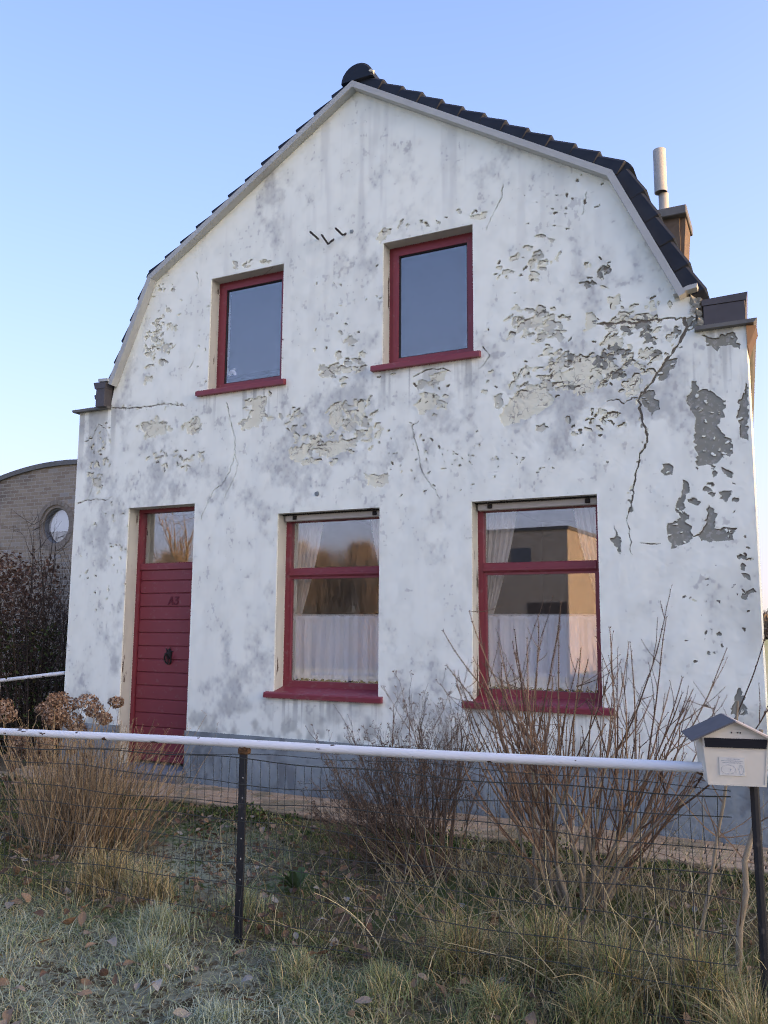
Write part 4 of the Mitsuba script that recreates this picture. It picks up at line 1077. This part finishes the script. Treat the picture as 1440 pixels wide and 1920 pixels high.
# hydrangea with brown flower heads
r = np.random.default_rng(8)
mat('m_hydrangea', {'type': 'mesh_attribute', 'name': 'vertex_color'}, .95, .05)
hy = thing('hydrangea', 'hydrangea with dried brown flower heads at the corner of the house', 'shrub')
H0 = np.array([-2.2, -1.35, 0.0])
heads = [(-2.50, .80, .10), (-2.36, .83, .09), (-2.18, .87, .10), (-2.02, .89, .11), (-1.86, .84, .09), (-2.62, .70, .10), (-2.44, .71, .11), (-2.24, .74, .11), (-2.06, .74, .10), (-1.74, .90, .07),
         (-1.90, .95, .08), (-2.68, .58, .10), (-2.48, .56, .10), (-2.28, .58, .10), (-1.66, .78, .07), (-2.1, .58, .09), (-2.74, .42, .1), (-2.5, .40, .1), (-2.30, .92, .08), (-2.6, .86, .09), (-2.12, .80, .1), (-1.95, .66, .09)]
for hx, hz, hs in heads:
    c = np.array([hx, -1.38 + r.normal(0, .16), hz])
    P, R = shoot(r, H0 + [(hx + 2.2) * .35, r.normal(0, .1), -.02], c - H0 - [(hx + 2.2) * .35, 0, 0], np.linalg.norm(c - H0) * .97, .0055, .003, up=.1, wob=.08)
    P[-3:] = P[-3:] * .5 + c * .5; P[-1] = c
    hd = obj('stem', tube(P, R, 5), 'm_straw', hy)
    n = 230
    d = vstar(r, n) * [1, 1, .75]
    ctr = c + d * hs * r.uniform(.7, 1.05, (n, 1))
    m = MB()
    base = np.array([[.21, .13, .085], [.28, .195, .135], [.38, .285, .205], [.14, .085, .058]])
    for q in range(n):
        t = unit(d[q] + r.normal(0, .4, 3)); a = unit(np.cross(t, [.2, .9, .3])); b = np.cross(t, a); s = r.uniform(.008, .015)
        ang = r.uniform(0, 6)
        ca, sa = math.cos(ang), math.sin(ang)
        a, b = a * ca + b * sa, b * ca - a * sa
        col = base[r.choice(4, p=[.4, .3, .15, .15])] * r.uniform(.7, 1.2)
        m.add([ctr[q] - t * s * .3, ctr[q] + a * s, ctr[q] + b * s, ctr[q] - a * s, ctr[q] - b * s], [[0, 1, 2], [0, 2, 3], [0, 3, 4], [0, 4, 1]], col)
    obj('flower_head', m.mesh(), 'm_hydrangea', hy, color=m.color())
lf = MB()
for _ in range(60):
    c = H0 + [r.uniform(-.6, .5), r.normal(-.05, .18), r.uniform(.12, .6)]
    t = unit(r.normal(0, 1, 3) + [0, 0, -.8]); a = unit(np.cross(t, [.2, .9, .3])); s = r.uniform(.03, .055)
    lf.add([c, c + t * s + a * s * .5, c + t * s * 2, c + t * s - a * s * .5 + np.cross(t, a) * s * .3], [[0, 1, 2], [0, 2, 3]], base[r.integers(0, 4)] * .7)
stuff(obj('withered_leaf', lf.mesh(), 'm_hydrangea', hy, color=lf.color()))


def leaves(r, P, D, S, cols, cup=.3):
    """Folded leaves: two faces each side of a midrib."""
    m = MB(); n = len(P)
    t = D / np.linalg.norm(D, axis=1, keepdims=True)
    a = np.cross(t, r.normal(size=(n, 3))); a /= np.linalg.norm(a, axis=1, keepdims=True)
    u = np.cross(t, a)
    v = np.stack([P, P + t * S * .45 + a * S * .32 + u * S * cup * .3, P + t * S * .5, P + t * S * .45 - a * S * .32 + u * S * cup * .3, P + t * S - u * S * cup * .3], 1)
    f = np.array([[0, 2, 1], [0, 3, 2], [1, 2, 4], [2, 3, 4]])
    F = (f[None] + 5 * np.arange(n)[:, None, None]).reshape(-1, 3)
    return v.reshape(-1, 3), F, np.repeat(cols, 5, 0)


# the two hedges at the left of the house
mat('m_leafy', {'type': 'mesh_attribute', 'name': 'vertex_color'}, .85, .12)
r = np.random.default_rng(9)
hb = thing('beech_hedge', 'clipped beech hedge still holding brown winter leaves at the left of the house', 'hedge')
n = 5200
P = np.stack([r.uniform(-7.2, -4.95, n), r.normal(.95, .22, n), 2.46 * r.uniform(0, 1, n) ** .62], 1)
P[:, 2] += .09 * np.sin(P[:, 0] * 5) + r.normal(0, .05, n)
P[:, 2] = np.abs(P[:, 2])
keep = r.uniform(0, 1, n) < np.clip(.35 + .45 * P[:, 2], .15, 1)
P = P[keep]; n = len(P)
cols = np.array([[.15, .085, .058], [.20, .115, .075], [.10, .060, .045], [.27, .17, .11]])[r.choice(4, n, p=[.4, .25, .25, .1])] * r.uniform(.6, 1.2, (n, 1))
v, f, c = leaves(r, P, r.normal(0, 1, (n, 3)) + [0, -.3, -.3], r.uniform(.04, .08, (n, 1)), cols)
stuff(obj('leaf', (v, f), 'm_leafy', hb, color=c))
bt = MB()
for k in range(46):
    x = r.uniform(-7.2, -4.9)
    P, R = shoot(r, (x, .95 + r.normal(0, .15), 0), (r.normal(0, .22), r.normal(0, .1), 1), r.uniform(1.6, 2.5), .016, .003, up=.2, wob=.25)
    if k < 16:
        obj('trunk', tube(P, R, 5), 'm_bark_brown', hb)
    else:
        bt.tube(P, R, 4)
    for q in range(9):
        i = r.integers(2, len(P))
        Q, QR = shoot(r, P[i], r.normal(0, .8, 3) + [0, 0, .4], r.uniform(.2, .6), .004, .0015, up=.3, wob=.3)
        bt.tube(Q, QR, 3)
stuff(obj('branch', bt.mesh(), 'm_bark_brown', hb))
mat('m_twig_black', [.055, .043, .036], .95, .05)
r = np.random.default_rng(10)
hk = thing('dark_bush', 'dense dark leafless bush with long loose shoots between beech hedge and house corner', 'shrub')
bt = MB()
for k in range(70):
    x = r.uniform(-5.3, -3.85)
    L = r.uniform(1.5, 2.15) if k > 9 else r.uniform(2.5, 3.15)
    P, R = shoot(r, (x, .65 + r.normal(0, .25), 0), (r.normal(0, .13), r.normal(0, .12), 1), L, .014, .002, up=.1, wob=.25)
    if k < 18:
        obj('trunk', tube(P, R, 5), 'm_twig_black', hk)
    else:
        bt.tube(P, R, 4)
    for q in range(15):
        i = r.integers(2, len(P))
        Q, QR = shoot(r, P[i], r.normal(0, .7, 3) * [1, .8, .5] + [0, 0, .5], r.uniform(.2, .65), .0042, .0014, up=.4, wob=.3)
        bt.tube(Q, QR, 3)
        for _ in range(2):
            e = r.integers(1, len(Q))
            S, SR = shoot(r, Q[e], r.normal(0, .8, 3) + [0, 0, .3], r.uniform(.1, .3), .002, .001, up=.3, wob=.3, n=4)
            bt.tube(S, SR, 3)
stuff(obj('twig', bt.mesh(), 'm_twig_black', hk))
n = 2600
P = np.stack([r.uniform(-5.6, -3.75, n), r.normal(.5, .28, n), r.uniform(0, 1, n) ** 1.3 * 1.6], 1)
cols = np.array([[.020, .036, .012], [.038, .055, .018], [.03, .03, .015], [.06, .07, .025]])[r.integers(0, 4, n)] * r.uniform(.6, 1.3, (n, 1))
v, f, c = leaves(r, P, r.normal(0, 1, (n, 3)), r.uniform(.03, .065, (n, 1)), cols)
iv = single('ivy', (v, f), 'm_leafy', 'dark green ivy climbing low through the bush beside the house corner', 'ivy', color=c)
labels[iv]['kind'] = 'stuff'

# leaning young trunks by the corner post
r = np.random.default_rng(12)
for k, (b, t, nm) in enumerate((((3.48, -2.62, -.05), (3.62, -2.60, .90), 'thicker grey sapling trunk leaning beside the letter box post'), ((3.30, -2.45, -.05), (3.50, -2.50, .98), 'thin brown sapling stem leaning towards the letter box'))):
    b, t = np.array(b), np.array(t)
    s = thing('sapling', nm, 'young tree')
    P = b + (t - b) * np.linspace(0, 1.25, 9)[:, None] + r.normal(0, .008, (9, 3))
    obj('trunk', tube(P, np.linspace(.017, .010, 9) * (1 if k == 0 else .6), 7), 'm_bark_grey', s, smooth=60)
    m = MB()
    for q in range(14):
        i = r.integers(1, 8)
        Q, QR = shoot(r, P[i], r.normal(0, .7, 3) + [-.2, 0, .4], r.uniform(.15, .5), .004, .0013, up=.4, wob=.3)
        m.tube(Q, QR, 3)
    stuff(obj('branch', m.mesh(), 'm_twig', s))


# ------------------------------------------------------------------ grass, tussocks, leaf litter
def blades(r, x, y, h, w, lean, col, flop=.5, seg=3):
    """Tapered, bent grass blades standing at (x, y): one mesh with a tone for each blade."""
    n = len(x)
    z = ground_z(x, y) - .01
    a = r.uniform(0, 2 * np.pi, n)
    dirv = np.stack([np.cos(a), np.sin(a)], 1) * lean[:, None]
    s = np.stack([-np.sin(a), np.cos(a)], 1)
    tw_ = r.uniform(-1.3, 1.3, n)
    s = np.stack([s[:, 0] * np.cos(tw_) - s[:, 1] * np.sin(tw_), s[:, 0] * np.sin(tw_) + s[:, 1] * np.cos(tw_)], 1)
    V, F = [], []
    for k in range(seg + 1):
        t = k / seg
        cx = x + dirv[:, 0] * h * t ** 1.7
        cy = y + dirv[:, 1] * h * t ** 1.7
        cz = z + h * (t - flop * lean * t ** 2.4)
        wd = w * (1 - t ** 1.5) * .5
        if k < seg:
            V += [np.stack([cx - s[:, 0] * wd, cy - s[:, 1] * wd, cz], 1), np.stack([cx + s[:, 0] * wd, cy + s[:, 1] * wd, cz], 1)]
        else:
            V.append(np.stack([cx, cy, cz], 1))
    q = np.arange(n)
    for k in range(seg - 1):
        a0, b0, a1, b1 = q + 2 * k * n, q + (2 * k + 1) * n, q + (2 * k + 2) * n, q + (2 * k + 3) * n
        F += [np.stack([a0, b0, b1], 1), np.stack([a0, b1, a1], 1)]
    F.append(np.stack([q + (2 * seg - 2) * n, q + (2 * seg - 1) * n, q + 2 * seg * n], 1))
    return np.vstack(V), np.vstack(F), np.vstack([col] * (2 * seg + 1))


mat('m_grass', {'type': 'mesh_attribute', 'name': 'vertex_color'}, .8, .15)
GREEN = np.array([[.145, .19, .06], [.185, .215, .07], [.10, .135, .045], [.24, .24, .09]])
STRAW = np.array([[.40, .30, .135], [.53, .42, .225], [.30, .215, .10], [.25, .21, .09]])


def tones(r, n, straw, frost):
    c = np.where((r.uniform(0, 1, n) < straw)[:, None], STRAW[r.integers(0, 4, n)], GREEN[r.integers(0, 4, n)]) * r.uniform(.3, 1.6, (n, 1))
    f = np.clip(frost * r.uniform(.1, 1.4, n), 0, .9)[:, None]
    return c * (1 - f) + np.array([.47, .53, .42]) * f


r = np.random.default_rng(20)
n = 76000
x, y = r.uniform(-1.2, 5.0, n), r.uniform(-5.4, -3.0, n)
den = meshkit.fbm(np.stack([x * 3, y * 3, x * 0], 1), 3, 4)
keep = (r.uniform(0, 1, n) < np.clip((den - .33) * 5, .36, 1))
x, y, den = x[keep], y[keep], den[keep]; n = len(x)
fr = frost_at(x, y)
h = r.uniform(.025, .105, n) * (.7 + 1.0 * den)
v, f, c = blades(r, x, y, h, r.uniform(.0024, .0054, n), r.uniform(.4, 1.5, n), tones(r, n, .30 + .25 * (x > 2.2), fr * (.5 + den)), flop=.62)
g = struct('verge_grass', (v, f), 'm_grass', 'stuff', color=c)
n = 80000
x, y = r.uniform(-4.5, 4.6, n), r.uniform(-3.2, -.80, n)
den = meshkit.fbm(np.stack([x * 1.6, y * 1.6, x * 0 + 9], 1), 4, 6)
slab = np.exp(-(((x - .15) * .8 + (y + 2.2) * .35) / .42) ** 2 - ((y + 2.15) / .75) ** 2)
edge = np.exp(-((y + .95) / .16) ** 2)
keep = r.uniform(0, 1, n) < np.clip((den - .42) * 4 + .9 * edge + .05, 0.04, 1) * (1 - .75 * slab)
x, y, slab = x[keep], y[keep], slab[keep]; n = len(x)
h = r.uniform(.03, .10, n) * (1 + .3 * (x > 2.5))
v, f, c = blades(r, x, y, h, r.uniform(.0024, .005, n), r.uniform(.2, 1.1, n), tones(r, n, .14, .9 * slab) * .8)
struct('garden_grass', (v, f), 'm_grass', 'stuff', color=c)

TUSS = [  # x, y, radius, blades, height, straw, frost, label
    (.05, -3.02, .30, 1500, .34, .9, .05, 'straw coloured grass tussock inside the netting before the dry stem clump'),
    (.42, -3.05, .20, 800, .30, .8, .1, 'smaller straw coloured grass tussock next to the frosty patch'),
    (.80, -3.42, .22, 1100, .20, .1, .45, 'frosted green grass tussock left of the black fence post'),
    (1.02, -3.72, .20, 1000, .17, .1, .5, 'frosted blue green grass tuft in front of the black fence post'),
    (.98, -2.95, .2, 700, .2, .15, .25, 'green grass tuft behind the netting beside the black fence post'),
    (2.35, -3.12, .24, 1500, .34, .7, .05, 'olive straw grass tussock below the rail before the bare shrub'),
    (2.72, -3.05, .26, 1700, .36, .65, .05, 'tall olive tussock below the bare shrub nearest its stems'),
    (3.05, -3.12, .26, 1700, .33, .6, .05, 'tall olive tussock between bare shrub and letter box'),
    (3.62, -3.52, .16, 900, .40, .6, .05, 'tall olive tussock round the foot of the letter box post'),
    (3.38, -3.02, .24, 1400, .34, .6, .05, 'tall olive tussock under the letter box'),
    (2.15, -3.52, .20, 1000, .17, .25, .15, 'low green tuft on the verge between the brown leaves'),
    (2.62, -3.48, .22, 1200, .17, .35, .1, 'low green tuft on the verge before the tall olive tussocks'),
    (1.72, -3.55, .18, 900, .15, .35, .2, 'low yellowish tuft on the verge beside the black fence post'),
    (3.02, -3.42, .2, 1000, .2, .4, .05, 'low olive tuft at the lower edge of the verge near the letter box'),
    (1.62, -4.02, .2, 1000, .10, .1, .75, 'heavily frosted pale tuft nearest to the road'),
]
for tx, ty, rad, nb_, hh, sw, fz, lab in TUSS:
    a, q = r.uniform(0, 2 * np.pi, nb_), rad * np.abs(r.normal(0, .5, nb_))
    x, y = tx + q * np.cos(a), ty + q * np.sin(a)
    h = hh * 1.0 * r.uniform(.4, 1.15, nb_) * np.clip(1.1 - q / rad * .4, .4, 1.1)
    v, f, c = blades(r, x, y, h, r.uniform(.0026, .0068, nb_), r.uniform(.15, .95, nb_), tones(r, nb_, sw, fz * 1.2), flop=.6, seg=4)
    single('grass_tussock', (v, f), 'm_grass', lab, 'grass', color=c)

# low evergreen ground cover along the paving
n = 9000
x, y = r.uniform(-3.6, 3.9, n), -.80 - np.abs(r.normal(0, .26, n))
hm = meshkit.fbm(np.stack([x * 2.3, y * 2.3, x * 0 + 2], 1), 3, 12)
keep = (hm > .44) & (r.uniform(0, 1, n) < np.where(x < .9, 1, .55)); x, y, hm = x[keep], y[keep], hm[keep]; n = len(x)
P = np.stack([x, y, ground_z(x, y) + r.uniform(0, 1, n) * (.02 + .32 * np.clip(hm - .42, 0, .35))], 1)
cols = np.array([[.045, .075, .022], [.065, .10, .03], [.035, .05, .018], [.10, .12, .045]])[r.integers(0, 4, n)] * r.uniform(.5, 1.5, (n, 1))
v, f, c = leaves(r, P, r.normal(0, 1, (n, 3)) + [0, 0, .4], r.uniform(.018, .042, (n, 1)), cols)
struct('ground_cover', (v, f), 'm_leafy', 'stuff', color=c)

# loose dead stalks through the netting and between the shrubs
n = 1050
x, y = np.where(r.uniform(0, 1, n) < .6, r.uniform(1.5, 3.9, n), r.uniform(-1.8, 3.8, n)), r.uniform(-3.3, -1.2, n)
m = MB()
for k in range(n):
    P, R = shoot(r, (x[k], y[k], ground_z(x[k], y[k])), (r.normal(0, .6), r.normal(0, .5), 1), r.uniform(.12, .5) * (1.3 if x[k] > 1.8 else .75), r.uniform(.0018, .0034), .0009, up=-.25, wob=.25, n=7)
    m.tube(P, R, 3, tone(r, [.17, .15, .075], [.47, .41, .25]))
stuff(struct('dead_stalks', m.mesh(), 'm_stem', 'stuff', color=m.color()))

# fallen leaves
LEAFC = np.array([[.17, .115, .072], [.22, .155, .10], [.11, .070, .048], [.23, .185, .14], [.25, .235, .20]])


def dead_leaf(r, x, y, s, col):
    nu, nv = 7, 5
    u = np.linspace(0, 1, nu); w_ = np.linspace(-1, 1, nv)
    U, W = np.meshgrid(u, w_, indexing='ij')
    wid = np.sin(np.pi * U ** .85) ** .8 * .30
    curl, bend = r.uniform(.2, 1.3), r.uniform(-.9, .9)
    X, Y = U - .5, W * wid
    Z = curl * Y ** 2 * 1.6 + bend * (U - .5) ** 2 + r.normal(0, .015, U.shape)
    V = np.stack([X, Y, Z], -1).reshape(-1, 3) * s
    a, b, c = r.uniform(0, 6.3), r.normal(0, .4), r.normal(0, .45)
    Rz = np.array([[math.cos(a), -math.sin(a), 0], [math.sin(a), math.cos(a), 0], [0, 0, 1]])
    Ry = np.array([[math.cos(b), 0, math.sin(b)], [0, 1, 0], [-math.sin(b), 0, math.cos(b)]])
    Rx = np.array([[1, 0, 0], [0, math.cos(c), -math.sin(c)], [0, math.sin(c), math.cos(c)]])
    V = V @ (Rz @ Ry @ Rx).T
    V += [x, y, ground_z(np.array([x]), np.array([y]))[0] + .042 - V[:, 2].min() * .6]
    i, j = np.meshgrid(np.arange(nu - 1), np.arange(nv - 1), indexing='ij')
    q = np.stack([i * nv + j, (i + 1) * nv + j, (i + 1) * nv + j + 1, i * nv + j + 1], -1).reshape(-1, 4)
    return V, q, np.broadcast_to(col * r.uniform(.7, 1.2), (len(V), 3))


r = np.random.default_rng(31)
for k in range(96):
    while True:
        x, y = r.uniform(-.3, 3.6), r.uniform(-4.5, -3.15)
        if y > -4.45 + .5 * (x - .8) - .15:
            break
    pale = r.uniform() < .22
    v, f, c = dead_leaf(r, x, y, r.uniform(.045, .085), LEAFC[r.integers(3, 5) if pale else r.integers(0, 3)])
    single('fallen_leaf', (v, f), 'm_leafy', 'pale frosted dead leaf lying on the verge grass' if pale else 'brown curled dead leaf lying on the verge grass', 'leaf',
           'pale fallen leaves on the verge' if pale else 'brown fallen leaves on the verge', color=c)
m = MB()
for k in range(1900):
    x, y = r.uniform(-3.5, 3.9), r.uniform(-3.3, -.95)
    v, f, c = dead_leaf(r, x, y, r.uniform(.022, .07), LEAFC[r.choice(5, p=[.35, .2, .3, .1, .05])])
    m.add(v, f, c)
struct('leaf_litter', m.mesh(), 'm_leafy', 'stuff', color=m.color())

# a dock plant with broad leaves behind the netting
r = np.random.default_rng(40)
dk = thing('dock_plant', 'green dock plant with broad frosted leaves behind the netting', 'plant')
for k in range(8):
    a = r.uniform(0, 6.3); L = r.uniform(.15, .26)
    u = np.linspace(0, 1, 9); w_ = np.linspace(-1, 1, 5)
    U, W = np.meshgrid(u, w_, indexing='ij')
    wid = .032 * np.sin(np.pi * np.clip(U * .97 + .03, 0, 1)) ** .7 * (U > .0)
    el = r.uniform(.7, 1.4)
    X = L * U * math.cos(el); Z = L * (U * math.sin(el) - .45 * U ** 2.5 * math.sin(el)); Y = W * wid * (1 + .3 * np.sin(U * 20))
    Z = Z + .12 * np.abs(W) * wid + .004 * np.sin(U * 25 + W * 3)
    V = np.stack([X * math.cos(a) - Y * math.sin(a) + 1.02, X * math.sin(a) + Y * math.cos(a) - 2.45, Z + .01], -1).reshape(-1, 3)
    i, j = np.meshgrid(np.arange(8), np.arange(4), indexing='ij')
    q = np.stack([i * 5 + j, (i + 1) * 5 + j, (i + 1) * 5 + j + 1, i * 5 + j + 1], -1).reshape(-1, 4)
    obj('leaf', (V, q), 'm_grass', dk, smooth=True, color=np.broadcast_to(np.array([.085, .125, .05]) * r.uniform(.7, 1.5), (45, 3)))

# the bare tree whose sunlit limbs show mirrored in the glass over the door
r = np.random.default_rng(55)
t = thing('bare_tree', 'pale limbed bare tree across the road, mirrored in the glass over the door', 'tree', 'bare trees across the road')
base = np.array([-12.3, -11.8, 0.0])
P, R = shoot(r, base, (.05, 0, 1), 2.8, .11, .07, up=.2, wob=.08)
obj('trunk', tube(P, R, 8), 'm_straw', t, smooth=60)
m = MB()
for k in range(16):
    Q, QR = shoot(r, P[-1] + r.normal(0, .05, 3) - [0, 0, r.uniform(0, .5)], (r.normal(0, .6), r.normal(0, .5), 1), r.uniform(1.2, 2.6), .04, .008, up=.3, wob=.3)
    m.tube(Q, QR, 5)
    for q in range(8):
        i = r.integers(3, len(Q))
        S, SR = shoot(r, Q[i], unit(Q[i] - Q[i - 1]) + r.normal(0, .5, 3), r.uniform(.4, 1.2), .012, .003, up=.4, wob=.25)
        m.tube(S, SR, 3)
stuff(obj('limb', m.mesh(), 'm_straw', t))
